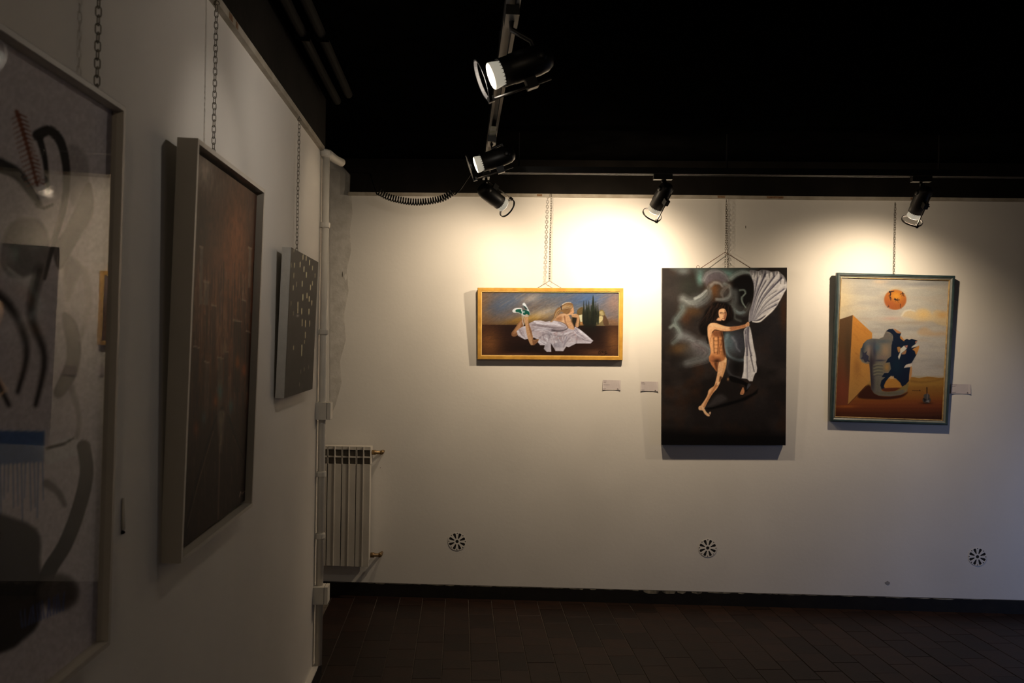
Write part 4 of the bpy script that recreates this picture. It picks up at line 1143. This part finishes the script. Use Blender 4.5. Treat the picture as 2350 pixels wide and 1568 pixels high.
def left_root(name, yn, yf, zb, zt, xfront, thick, tilt, roll=0.0):
    t = tilt
    Xd = Vector((0, 1, 0))
    Yd = Vector((math.sin(t), 0, math.cos(t)))
    N = Xd.cross(Yd)
    Rm = Matrix.Rotation(roll, 3, N)
    c = Vector((xfront, (yn + yf) / 2, (zb + zt) / 2))
    Xd, Yd = Rm @ Xd, Rm @ Yd
    h_ = (zt - zb) / math.cos(t)
    return empty(name, basis(Xd, Yd, N, c - Yd * (h_ / 2) - N * thick)), yf - yn, h_

# gold framed picture
root, w_, h_ = back_root('framed_painting', ((1097, 660), (1433, 662), (1427, 827), (1094, 826)), .036, .026, .045)
tag(root, 'wide gold framed painting of a woman lying in a white dress', 'painting')
fw = .0235
mitred(root, w_, h_, [(0, 0), (0, .022), (.003, .026), (fw - .004, .026), (fw - .002, .023), (fw - .002, 0)], M_GOLD)
mitred(root, w_ - 2 * fw + .004, h_ - 2 * fw + .004, [(0, .004), (0, .0235), (.003, .0235), (.003, .004)], M_GOLDL, 'frame_lip', fw - .002)
MB().box(-w_ / 2 + .01, w_ / 2 - .01, .01, h_ - .01, .002, .012).build('backing_board', M_CANVDK, root)
canvas_grid('painted_panel', root, -w_ / 2 + fw, w_ / 2 - fw, fw, h_ - fw, .0165, 330, 165, paint_gold, (.64, .76, 1.04), paint_mat('gold_picture_paint'))
pic_gold, GW, GH = root, w_, h_

# dark canvas
root, w_, h_ = back_root('canvas_painting', ((1522, 615), (1807, 615.5), (1802, 1022.5), (1517, 1023)), .050, .030, .030)
tag(root, 'tall black unframed canvas of a long-haired figure drawing a white curtain', 'painting')
MB().box(-w_ / 2, w_ / 2, 0, h_, 0, .030).build('stretched_canvas', M_CANVDK, root)
canvas_grid('painted_front', root, -w_ / 2, w_ / 2, 0, h_, .0306, 300, 425, paint_dark, (1.2, 1.36, 1.62), paint_mat('dark_picture_paint', .6))
pic_dark, DW, DH = root, w_, h_

# teal framed picture
root, w_, h_ = back_root('framed_painting', ((1921, 627), (2191.5, 633), (2177, 978), (1908, 968)), .042, .030, .040)
tag(root, 'teal framed painting of a broken torso under a round orange sun', 'painting')
f2 = .028
mitred(root, w_, h_, [(0, 0), (0, .027), (.004, .030), (.011, .030), (.013, .026), (.013, 0)], M_TEAL)
mitred(root, w_ - .026, h_ - .026, [(0, .004), (0, .025), (.009, .019), (.009, .004)], M_TEALL, 'frame_slope', .013)
mitred(root, w_ - .044, h_ - .044, [(0, .004), (0, .0205), (.003, .0215), (.006, .017), (.006, .004)], M_GILT, 'frame_lip', .022)
MB().box(-w_ / 2 + .01, w_ / 2 - .01, .01, h_ - .01, .001, .010).build('backing_board', M_CANVDK, root)
canvas_grid('painted_panel', root, -w_ / 2 + f2 - .002, w_ / 2 - f2 + .002, f2 - .002, h_ - f2 + .002, .013, 270, 345, paint_torso, (.94, 1.06, 1.22), paint_mat('torso_picture_paint'))
pic_torso, TW, TH = root, w_, h_

# white box framed city picture on the left wall
xb_, xt_ = -.551, -.531
pb, pt = lw(415, 1297, xb_), lw(455, 312, xt_)
qb, qt = lw(580, 1160, xb_), lw(608, 440, xt_)
yn, yf = (pb.y + pt.y) / 2, (qb.y + qt.y) / 2
root, w_, h_ = left_root('framed_painting', yn, yf, (pb.z + qb.z) / 2, (pt.z + qt.z) / 2, (xb_ + xt_) / 2, .041, .024)
tag(root, 'deep white box framed painting of a brown rainy city street', 'painting')
mitred(root, w_, h_, [(0, 0), (0, .041), (.010, .041), (.010, 0)], M_FRW)
MB().box(-w_ / 2 + .010, w_ / 2 - .010, .010, h_ - .010, .001, .006).build('backing_board', M_FRW, root)
MB().box(-w_ / 2 + .019, w_ / 2 - .019, .019, h_ - .019, .006, .024).build('stretched_canvas', M_CANVDK, root)
canvas_grid('painted_front', root, -w_ / 2 + .019, w_ / 2 - .019, .019, h_ - .019, .0245, 190, 270, paint_city, (1.3, 1.3, 1.22), paint_mat('city_picture_paint'))
pic_city, CW, CH = root, w_, h_

# small dark canvas of lit windows
xb_, xt_ = -.555, -.541
pb, pt = lw(652, 917, xb_), lw(668, 568, xt_)
qb, qt = lw(720, 890, xb_), lw(727, 600, xt_)
root, w_, h_ = left_root('canvas_painting', (pb.y + pt.y) / 2, (qb.y + qt.y) / 2, (pb.z + qb.z) / 2, (pt.z + qt.z) / 2, (xb_ + xt_) / 2, .028, .030)
tag(root, 'small unframed black canvas of lit windows beside the white pipe', 'painting')
MB().box(-w_ / 2, w_ / 2, 0, h_, 0, .028).build('stretched_canvas', M_CANVW, root)
canvas_grid('painted_front', root, -w_ / 2, w_ / 2, 0, h_, .0286, 150, 150, paint_night, (1.0, 1.06, 1.16), paint_mat('night_picture_paint'))
pic_night, NW, NH = root, w_, h_

# large glazed ink picture
pt, pb = lw(280, 240, -.548), lw(255, 1475, -.562)
yf = (pt.y + pb.y) / 2
root, w_, h_ = left_root('framed_print', yf - .62, yf, pb.z, pt.z, -.555, .024, .014)
tag(root, 'large glazed ink artwork in a thin white frame with wide margin', 'painting')
mitred(root, w_, h_, [(0, 0), (0, .022), (.002, .024), (.010, .024), (.012, .014), (.012, 0)], M_FRW)
MB().box(-w_ / 2 + .008, w_ / 2 - .008, .008, h_ - .008, .001, .006).build('backing_board', M_MATB, root)
canvas_grid('ink_sheet', root, -w_ / 2 + .012, w_ / 2 - .012, .012, h_ - .012, .0065, 230, 330, paint_ink, (1.15, 1.2, 1.3), paint_mat('ink_picture_paint', .8, .05))
MB().box(-w_ / 2 + .011, w_ / 2 - .011, .011, h_ - .011, .0125, .0150).build('glazing', M_GLASS, root)
root.matrix_world = Matrix.Translation(root.matrix_world.translation) @ Matrix.Rotation(-.012, 4, 'Z') @ Matrix.Translation(-root.matrix_world.translation) @ root.matrix_world
pic_ink, IW, IH = root, w_, h_

# ================================================================== chains, hooks and cords
LINK_P = .0132
def link_mesh():
    L, R, r = .0105, .0042, .00105
    pts = []
    for k in range(6):
        a = math.pi * k / 5
        pts.append((R * math.cos(a), 0, L / 2 - R * .2 + R * math.sin(a)))
    for k in range(6):
        a = math.pi + math.pi * k / 5
        pts.append((R * math.cos(a), 0, -L / 2 + R * .2 + R * math.sin(a)))
    return MB().tube(pts, r, 4, closed=True)
link0 = [None]
def chain(top, bottoms, N, label, hook_up=.012):
    """a hook on the rail and one or more strands of links down to the given ends"""
    root = empty('hanging_chain', Matrix.Translation(top))
    tag(root, label, 'chain', 'picture chains')
    U = Vector((0, 0, 1))
    T = U.cross(N).normalized()
    hk = [Vector((0, 0, 0)) + N * (.006 * math.sin(a)) + U * (.006 * math.cos(a) + .0) for a in np.linspace(-2.4, 2.2, 12)]
    hk = [N * .0 + U * hook_up] + [h for h in hk]
    MB().tube(hk, .0013, 6).build('hook', M_CHAIN, root, True)
    for e in bottoms:
        e = Vector(e) - Vector(top)
        start = Vector((0, 0, -.004)) + e * 0
        ln = (e - start).length
        n = max(1, int(ln / LINK_P))
        d = (e - start).normalized()
        for i in range(n):
            p = start + (e - start) * ((i + .5) / n)
            ang = math.radians(45 if i % 2 else -45)
            X = (T * math.cos(ang) + N * math.sin(ang))
            X = (X - d * X.dot(d)).normalized()
            Z = -d
            Y = Z.cross(X)
            M = basis(X, Y, Z, p)
            if link0[0] is None:
                link0[0] = link_mesh().build('link', M_CHAIN, root, True)
                o = link0[0]
            else:
                o = obj_copy(link0[0], root)
            o.matrix_local = M
    return root
def P(root, x, y, z): return root.matrix_world @ Vector((x, y, z))
XN = Vector((1, 0, 0))
def cord(root, a, b, c, r=.0016, name='hanging_cord'):
    MB().tube([a, b, c], r, 6).build(name, M_WIRE, root, True)
# gold picture: doubled chain, cord over the chain end
g = bw(1265, 449, .020)
apex = bw(1261, 645, .024)
chain(g, [apex + WD * .001, apex - WD * .002 + WN * .003], WN, 'doubled chain holding the gold framed painting to the rail')
ai = pic_gold.matrix_world.inverted() @ apex
cord(pic_gold, (ai.x - .085, GH - .012, .006), (ai.x, ai.y, ai.z), (ai.x + .085, GH - .012, .006))
# dark canvas: doubled chain passing behind the canvas, two cords
g = bw(1667, 462, .020)
e1, e2 = bw(1664, 612, .022), bw(1671, 612, .018)
chain(g, [bw(1664, 640, .020), bw(1671, 640, .013)], WN, 'doubled chain running down behind the tall black canvas')
inv = pic_dark.matrix_world.inverted()
ap = inv @ bw(1664, 579, .026)
l1, r1 = inv @ bw(1601, 614, .030), inv @ bw(1728, 614, .030)
cord(pic_dark, (l1.x, DH - .01, .004), (ap.x, ap.y, ap.z), (r1.x, DH - .01, .004), .0020)
MB().tube([(l1.x + .008 * math.cos(a), DH + .006 + .009 * math.sin(a), .004) for a in np.linspace(0, 6.283, 10)[:-1]], .0014, 5, closed=True).build('cord_loop', M_WIRE, pic_dark, True)
# teal frame: single chain
g = bw(2055, 470, .020)
chain(g, [P(pic_torso, (bw(2051, 640) - bw(2049, 640)).length * 0 + (pic_torso.matrix_world.inverted() @ bw(2051, 632, .02)).x, TH - .01, -.003)], WN, 'single chain holding the teal framed painting to the rail')
# left wall chains
t2 = lw(497, 8, XL + .022)
chain(t2, [Vector((XL + .020, t2.y, P(pic_city, 0, CH, 0).z - .01))], XN, 'chain holding the white box framed city painting')
t3 = lw(687, 275, XL + .020)
chain(t3, [Vector((XL + .018, t3.y, P(pic_night, 0, NH, 0).z - .004))], XN, 'chain holding the small black canvas of lit windows')
b1 = lw(226, 155, XL + .020)
chain(Vector((XL + .020, b1.y, RL - .012)), [Vector((XL + .018, b1.y, P(pic_ink, 0, IH, 0).z - .008))], XN, 'chain holding the large glazed ink artwork')

# ================================================================== wall cards
def card(tl, tr, br, bl, label, lines, seed):
    a, b, c, d = [bw(x, y, .002) for x, y in (tl, tr, br, bl)]
    w_, h_ = (b - a).length, (a - d).length
    X = (b - a).normalized()
    Y = (a - d)
    Y = (Y - X * Y.dot(X)).normalized()
    o = (c + d) / 2
    root = empty('exhibit_card', basis(X, Y, X.cross(Y), o))
    tag(root, label, 'card', 'exhibit cards on the back wall')
    mb = MB()                                   # slightly curled card
    nx = 9
    vs, fs = [], []
    for i in range(nx):
        x = -w_ / 2 + w_ * i / (nx - 1)
        zb = .004 * (2 * i / (nx - 1) - 1) ** 4
        for y, z in ((0, zb), (h_, 0), (h_, .0006), (0, zb + .0006)):
            vs.append((x, y, z))
    for i in range(nx - 1):
        for k in range(4):
            fs.append((i * 4 + k, i * 4 + (k + 1) % 4, i * 4 + 4 + (k + 1) % 4, i * 4 + 4 + k))
    fs += [(0, 3, 2, 1), (nx * 4 - 4, nx * 4 - 3, nx * 4 - 2, nx * 4 - 1)]
    MB().add(vs, fs).build('card_paper', M_CARD, root)
    zz = .0062
    def zs(x, y): return .0009 + .004 * (2 * x / w_) ** 4 * (1 - y / h_)
    def bar(x0, x1, y, hh):
        q = MB()
        for i in range(4):
            a_, b_ = x0 + (x1 - x0) * i / 4, x0 + (x1 - x0) * (i + .8) / 4
            z = max(zs(a_, y), zs(b_, y))
            q.box(a_, b_, y, y + hh, z - .0002, z + .0001)
        q.build('text_line', M_INK, root)
    for (fx, fy, fl_) in lines:
        bar(-w_ / 2 + fx * w_, -w_ / 2 + (fx + fl_) * w_, h_ * (1 - fy), h_ * .035)
    z = zs(w_ * .37, h_ * .1)
    MB().prism([(w_ * .31, h_ * .06), (w_ * .33, h_ * .17), (w_ * .355, h_ * .15), (w_ * .37, h_ * .10), (w_ * .43, h_ * .10), (w_ * .43, h_ * .05)], z, z + .0003).build('logo_mark', M_INK, root)
card((1383.5, 872), (1424.5, 873), (1423.5, 895.5), (1383, 894.5), 'white exhibit card on the wall below the gold frame',
     [(.05, .12, .17), (.05, .28, .15), (.05, .52, .36), (.04, .9, .15)], 1)
card((1470.5, 875.5), (1510.5, 876.5), (1510, 898.5), (1469.5, 897.5), 'white exhibit card on the wall left of the black canvas',
     [(.05, .12, .17), (.05, .27, .22), (.04, .9, .2)], 2)
card((2183, 881), (2228, 882), (2227, 904.5), (2182, 903), 'white exhibit card partly hidden behind the teal frame',
     [(.05, .12, .25), (.05, .28, .18), (.05, .9, .22)], 3)

# ================================================================== rosette vents
def vent(px, py, label):
    c = bw(px, py, 0)
    R = 20.2 / FPX * (c - CAM).dot(CF)
    root = empty('rosette_vent', basis(WD, Vector((0, 0, 1)), WN, c))
    tag(root, label, 'vent', 'rosette vents low on the back wall')
    cu = bpy.data.curves.new('vent_cover', 'CURVE')
    cu.dimensions = '2D'
    cu.fill_mode = 'BOTH'
    cu.extrude = .0006
    def loop(pts):
        sp = cu.splines.new('POLY')
        sp.points.add(len(pts) - 1)
        for p, q in zip(sp.points, pts): p.co = (q[0], q[1], 0, 1)
        sp.use_cyclic_u = True
    pol = lambda r, a: (R * r * math.cos(a), R * r * math.sin(a))
    loop([pol(1.03, 6.2832 * k / 48) for k in range(48)])
    loop([pol(.185, 6.2832 * k / 20) for k in range(20)])
    for i in range(8):
        a = math.pi / 8 + i * math.pi / 4
        pr_ = [(.35, -.20), (.55, -.185), (.75, -.195), (.87, -.19), (.945, -.13), (.97, 0), (.945, .13), (.87, .19), (.75, .195), (.55, .185), (.35, .20)]
        loop([pol(r, a + t * (.95 if r > .5 else .75)) for r, t in pr_])
        b = i * math.pi / 4
        loop([pol(.83, b), pol(.98, b - .085), pol(.99, b), pol(.98, b + .085)])
    co = bpy.data.objects.new('tmp', cu)
    COL.objects.link(co)
    dg = bpy.context.evaluated_depsgraph_get()
    me = bpy.data.meshes.new_from_object(co.evaluated_get(dg))
    bpy.data.objects.remove(co)
    me.materials.clear()
    me.materials.append(M_WALL)
    o = bpy.data.objects.new('vent_cover', me)
    COL.objects.link(o)
    o.parent = root
    o.location = (0, 0, .0013)
    MB().lathe([(R * 1.0, -.001), (R * 1.0, .0005)], 32).build('vent_opening', M_DARK, root)
vent(1049, 1243, 'round rosette vent on the wall beside the radiator')
vent(1624, 1258, 'round rosette vent below the tall black canvas')
vent(2243, 1278, 'round rosette vent below the teal framed painting')

# ================================================================== radiator
rp = bw(850, 1300, .06)
s1 = ws(rp)
ztop, zbot = bw(850, 1025, .08).z, bw(850, 1299, .08).z
RH = ztop - zbot
root = empty('radiator', basis(WD, Vector((0, 0, 1)), WN, onwall(s1, zbot, .02)))
tag(root, 'white aluminium radiator on the back wall behind the white pipe', 'radiator')
SW = .080
proto = None
for i in range(5):
    if proto is None:
        q = MB()
        hw = SW / 2
        op0, op1 = RH - .098, RH - .018          # height of the openings
        q.box(-hw + .012, hw - .012, .02, RH - .02, 0, .060)            # water core
        for sgn in (-1, 1):
            a, b = (-hw + .0028, -.0022) if sgn < 0 else (.0022, hw - .0028)
            q.box(a, b, 0, op0, .070, .080)
        q.box(-.0024, .0024, 0, RH, .062, .084)                         # centre rib
        q.box(-hw + .0016, hw - .0016, op1, RH, .020, .078)             # top cap
        q.box(-hw + .0016, hw - .0016, (op0 + op1) / 2 - .004, (op0 + op1) / 2 + .004, .066, .078)
        q.box(-hw + .0016, -hw + .004, op0, op1, .02, .078)
        q.box(hw - .004, hw - .0016, op0, op1, .02, .078)
        sec = q.build('radiator_section', M_RAD, root)
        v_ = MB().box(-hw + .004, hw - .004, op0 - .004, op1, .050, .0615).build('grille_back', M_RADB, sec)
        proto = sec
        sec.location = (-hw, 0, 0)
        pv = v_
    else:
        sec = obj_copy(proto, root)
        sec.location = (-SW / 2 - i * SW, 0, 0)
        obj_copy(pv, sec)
for z_, nm in ((RH - .035, 'valve'), (.055, 'valve')):
    v = MB().lathe([(.014, 0), (.014, .02), (.010, .022), (.010, .045)], 10, Matrix.Translation((0, z_, .04)) @ Matrix.Rotation(math.pi / 2, 4, 'Y'))
    v.lathe([(.012, -.018), (.012, .012), (.008, .014)], 10, Matrix.Translation((.052, z_, .03)))
    v.lathe([(.008, -.05), (.008, 0)], 8, Matrix.Translation((.052, z_, .03)))
    vo = v.build(nm, M_BRASS, root, True)
    MB().lathe([(.010, 0), (.010, .004)], 10, Matrix.Translation((.002, z_, .04)) @ Matrix.Rotation(math.pi / 2, 4, 'Y')).build('nut', M_RAD, vo)

# ================================================================== white pipe with boxes at the end of the left wall
PXc, PYc = XL + .021, 3.50
def pz(py): return hit(748, py, (0, PYc, 0), Vector((0, 1, 0))).z
root = empty('conduit_pipe', Matrix.Translation((PXc, PYc, .083)))
tag(root, 'white vertical pipe clamped at the end of the left wall', 'pipe')
zt_ = pz(362)
mb = MB().tube([(0, 0, 0), (0, 0, zt_ - .083)], .0150, 14)
mb.build('pipe_run', M_PIPE, root, True)
for py in (517, 762, 1088, 1230):
    zc = pz(py) - .083
    q = MB().lathe([(.0195, -.011), (.0208, -.007), (.0208, .007), (.0195, .011)], 14, Matrix.Translation((0, 0, zc)))
    q.box(-.021, -.008, -.010, .010, zc - .009, zc + .009)
    q.build('pipe_clamp', M_PIPE, root)
el = [(0, 0, zt_ - .085), (.001, .006, zt_ - .070), (.004, .03, zt_ - .062), (.008, .06, zt_ - .062), (.02, .12, zt_ - .064), (.04, .17, zt_ - .066)]
MB().tube(el, [.019, .020, .020, .019, .018, .018], 12).build('elbow', M_PIPE, root, True)
MB().tube([(-.012, -.03, zt_ - .068), (.0, .0, zt_ - .062), (.006, .04, zt_ - .060)], .016, 10).build('elbow_collar', M_PIPE, root, True)
def jbox(ya, yb, px0, label):
    zt, zb = pz(ya), pz(yb)
    h_ = zt - zb
    r_ = MB().box(0, .044, 0, .060, 0, h_).build('junction_box', M_PIPE, root)
    r_.location = (XL - PXc, -.035, zb - .083)
    MB().box(.044, .046, .002, .058, .002, h_ - .002).build('lid_gap', M_CONDUIT, r_)
    MB().box(.046, .060, 0, .060, 0, h_).build('lid', M_PIPE, r_)
    r_['label'] = label
jbox(923, 962, 733, 'white junction box halfway up the white pipe')
jbox(1343, 1382, 733, 'white junction box low on the pipe near the floor')

# small cable clip on the left wall
p = lw(280, 1170, XL)
r_ = empty('cable_clip', Matrix.Translation((XL, p.y, p.z - .04)))
tag(r_, 'small painted cable stub on the left wall between two pictures', 'cable')
MB().tube([(.003, 0, .005), (.003, .001, .06)], .003, 6).build('cable_stub', M_WALL, r_, True)
MB().lathe([(.004, 0), (.003, .004), (.001, .006)], 8, Matrix.Rotation(math.pi / 2, 4, 'Y')).build('nail', M_CONDUIT, r_, True)

# ================================================================== light tracks
TO = .62                                     # cross track distance from the back wall
TZ = bw(1600, 402, TO).z                     # underside of the tracks
tp1 = hit(1170, 55, (0, 0, TZ), Vector((0, 0, 1)))
XT = tp1.x
tw, th = .034, .032
yj = wy(XT) - TO
def track(name_label, M, L, rods):
    r_ = empty('light_track', M)             # local x runs along the track, z up, origin at the underside
    q = MB().box(0, L, -tw / 2, -tw / 2 + .009, 0, th).box(0, L, tw / 2 - .009, tw / 2, 0, th).box(0, L, -tw / 2 + .009, tw / 2 - .009, .018, th)
    q.build('track_rail', M_METAL, r_)
    MB().box(0, L, -tw / 2 - .0008, -tw / 2, .0, .004).build('track_edge_glint', M_STEEL, r_)  # paler strip, colour standing in for light caught along the lower edge
    for x in rods:
        MB().tube([(x, 0, th), (x, 0, CEIL - TZ)], .004, 6).build('hanger_rod', M_METAL, r_)
    return tag(r_, name_label, 'light track')
Z = Vector((0, 0, 1))
sj = ws(Vector((XT, wy(XT), 0)))
o_ = onwall(sj + .12, TZ, TO)
track('black light track running along the back wall', basis(WD, Z.cross(WD), Z, o_), SR - sj - .1, (.1, 1.1, 2.1, 3.1))
tr2 = track('black light track running into the room towards the camera', basis(Vector((0, 1, 0)), Vector((-1, 0, 0)), Z, Vector((XT, -1.5, TZ))), yj + 1.5 - tw / 2 - .002, (.3, 1.6, 2.9, 4.2))
y_s = hit(1136, 305, (0, 0, TZ), Z).y
MB().box(y_s + 1.5 - .10, y_s + 1.5 + .10, -.012, .012, -.0012, -.0002).build('sticker', M_STICK, tr2)

# ================================================================== spotlights
def spotlight(label, T, pivot, target, power, size, side, glow=M_GLOW, blend=.9, col=(1, .79, .55), steel=M_STEEL, spill=0.0, added_fill=None):
    """T: point on the track underside; pivot: middle of the lamp body; target: point the beam is aimed at"""
    T, pivot, target = Vector(T), Vector(pivot), Vector(target)
    root = empty('track_spotlight', Matrix.Translation(T))
    tag(root, label, 'spotlight', 'track spotlights')
    pv = pivot - T
    MB().box(-.045, .045, -.0165, .0165, -.024, .0).build('track_adapter', M_METAL, root, M=Matrix.Rotation(side[1], 4, 'Z'))
    D = (target - pivot).normalized()
    up = Vector((0, 0, 1))
    Xs = D.cross(up).normalized() * side[0]
    Ys = D.cross(Xs)
    HM = basis(Xs, Ys, D, pv)
    head = MB().lathe([(.012, -.078), (.026, -.072), (.034, -.058), (.0372, -.035), (.0372, .030), (.0355, .033), (.0355, .058), (.032, .058), (.030, .030)], 24).build('lamp_body', M_METAL, root, True, HM)
    q = MB()
    for k in range(24):
        a = 2 * math.pi * k / 24
        c, s_ = math.cos(a), math.sin(a)
        q.add([(c * .0355 - s_ * .0022, s_ * .0355 + c * .0022, .056), (c * .0355 + s_ * .0022, s_ * .0355 - c * .0022, .056), (c * .0350, s_ * .0350, .064),
               (c * .0325, s_ * .0325, .056)], [(0, 1, 2), (1, 3, 2), (3, 0, 2), (0, 3, 1)])
    q.build('socket_teeth', M_METAL, head)
    MB().tube([(.036, 0, .028), (.058, 0, .028)], .0025, 6).build('lever', M_METAL, head)
    MB().lathe([(.018, .02), (.028, .052), (.0325, .074), (.0335, .084), (.031, .0855)], 24).build('bulb', M_BULBG, root, True, HM)
    MB().lathe([(.0310, .0845), (.0305, .0862), (.020, .0885), (.008, .0895)], 24).build('bulb_face', glow, root, True, HM)
    # filter ring on a side rail
    n = 36
    vs, fs = [], []
    for k in range(n):
        a = 2 * math.pi * k / n
        bump = 1 + .16 * max(0, math.cos(a - math.pi / 2)) ** 24
        for r, z in ((.0500, .104), (.0500, .112), (.0465, .112), (.0465, .104)):
            vs.append((r * bump * math.cos(a), r * bump * math.sin(a), z))
    for k in range(n):
        j = (k + 1) % n
        fs += [(k * 4 + i, j * 4 + i, j * 4 + (i + 1) % 4, k * 4 + (i + 1) % 4) for i in range(4)]
    ring = MB().add(vs, fs).build('filter_ring', M_METAL, root, False, HM)
    MB().tube([(0, .054, -.055), (0, .054, .110)], .0032, 8).build('ring_rail', steel, root, True, HM)
    MB().box(-.011, .011, .030, .062, -.018, .010).build('rail_clamp', M_METAL, root, M=HM)
    MB().box(-.006, .006, .046, .060, .098, .114).build('ring_bracket', M_METAL, ring)
    # stem and knuckle
    jn = pv + Ys * 0 - D * .045
    a0 = Vector((0, 0, -.024))
    MB().tube([a0, a0 + Vector((0, 0, -.02)), Vector((jn.x * .7, jn.y * .7, jn.z + .045)), jn], [.007, .007, .007, .009], 10).build('stem', M_METAL, root, True)
    MB().lathe([(.004, -.040), (.013, -.038), (.013, .038), (.004, .040)], 14, basis(Ys, D, Xs, jn)).build('knuckle', M_METAL, root, True)
    for nm, en in (('spot_beam', power), ('bulb_spill', spill)):
        if en <= 0: continue
        l = bpy.data.lights.new(nm, 'SPOT' if nm == 'spot_beam' else 'POINT')
        l.energy = en
        l.color = col
        if nm == 'spot_beam':
            l.spot_size = math.radians(size)
            l.spot_blend = blend
        l.shadow_soft_size = .022
        lo_ = bpy.data.objects.new(nm, l)
        COL.objects.link(lo_)
        lo_.parent = root
        lo_.matrix_local = basis(Xs, -Ys, -D, pv + D * .116)
    if added_fill:                                  # added fill spot, not part of the bulb's own light: (direction, power)
        l = bpy.data.lights.new('added_fill_light', 'SPOT')
        l.energy, l.color, l.spot_size, l.spot_blend, l.shadow_soft_size = added_fill[1], col, math.radians(125), 1, .022
        lo_ = bpy.data.objects.new('added_fill_light', l)
        COL.objects.link(lo_)
        lo_.parent = root
        q_ = Vector(added_fill[0]).normalized()
        lo_.matrix_local = Matrix.Translation(pv + D * .10 + q_ * .06) @ q_.to_track_quat('-Z', 'Y').to_matrix().to_4x4()
    return root
def trackpt(px):                              # on the cross track
    p = bw(px, 402, TO)
    return Vector((p.x, p.y, TZ))
angw = math.atan2(WD.y, WD.x)
# on the cross track
t = trackpt(1521)
spotlight('black track spotlight shining down at the gold framed painting', t, bw(1518, 452, TO - .03), bw(1350, 770), 50, 155, (1, angw), spill=4.5, blend=1)
t = trackpt(2114)
spotlight('black track spotlight above the teal framed painting', t, bw(2112, 462, TO - .03), bw(1965, 810), 34, 134, (1, angw), M_GLOWD, spill=2.2, blend=1)
# on the long track
spotlight('black track spotlight aimed at the white framed city painting', Vector((XT, 2.04, TZ)), hit(1200, 150, (0, 2.05, 0), Vector((0, 1, 0))), lw(487, 400, XL), 2.8, 54, (1, math.pi / 2), M_GLOWD, col=(1, .90, .78), spill=1.6, added_fill=((-.50, .80, -.10), 5.0))
spotlight('black track spotlight aimed at the small canvas of lit windows', Vector((XT, 3.32, TZ)), hit(1138, 364, (0, 3.32, 0), Vector((0, 1, 0))), lw(718, 500, XL), 2.4, 60, (1, math.pi / 2), spill=.25)
spotlight('black track spotlight at the track corner turned to the right', Vector((XT, yj, TZ)), hit(1128, 450, (0, yj, 0), Vector((0, 1, 0))), bw(1450, 700), 12, 150, (-1, math.pi / 2), M_GLOWD, spill=.5, blend=1, added_fill=((-.4, .75, -.55), 17))
spotlight('black track spotlight farther back over the middle of the room', Vector((XT, -.9, TZ)), Vector((XT, -.88, TZ - .11)), Vector((-.2, 1.6, 1.2)), 7, 150, (1, math.pi / 2))

# coiled black cable drooping from the fascia to the track corner
A = [bw(x, y, .40) for x, y in ((868, 440), (900, 455), (955, 464), (1010, 457), (1040, 441))]
cp = spline([tuple(p) for p in A], False, 40)
L_ = np.concatenate([[0], np.cumsum(np.linalg.norm(np.diff(cp, axis=0), axis=1))])
turns = 31
N_ = turns * 12
rr_ = 7.0 / FPX * (A[2] - CAM).dot(CF)
root = empty('coiled_cable', Matrix.Translation(A[0]))
tag(root, 'coiled black cable drooping between the fascia and the track corner', 'cable')
pts = []
for i in range(N_ + 1):
    s_ = L_[-1] * i / N_
    p = Vector([np.interp(s_, L_, cp[:, k]) for k in range(3)])
    q = Vector([np.interp(min(s_ + .004, L_[-1]), L_, cp[:, k]) for k in range(3)]) - Vector([np.interp(max(s_ - .004, 0), L_, cp[:, k]) for k in range(3)])
    t_ = q.normalized()
    u_ = t_.cross(WN).normalized()
    v_ = t_.cross(u_)
    a = 2 * math.pi * turns * i / N_
    pts.append(p + (u_ * math.cos(a) + v_ * math.sin(a)) * rr_ - A[0])
MB().tube(pts, .0034, 5).build('coil', M_RUBBER, root, True)
e0, e1 = pts[0], pts[-1]
MB().tube([e0, e0 + Vector((-.02, .02, .05)), bw(850, 420, .02) - A[0] + Vector((0, 0, .05))], .0034, 6).build('cable_tail', M_RUBBER, root, True)
MB().tube([e1, e1 + Vector((.03, 0, .03)), Vector((XT - .065, yj, TZ + .01)) - A[0]], .0034, 6).build('cable_tail', M_RUBBER, root, True)
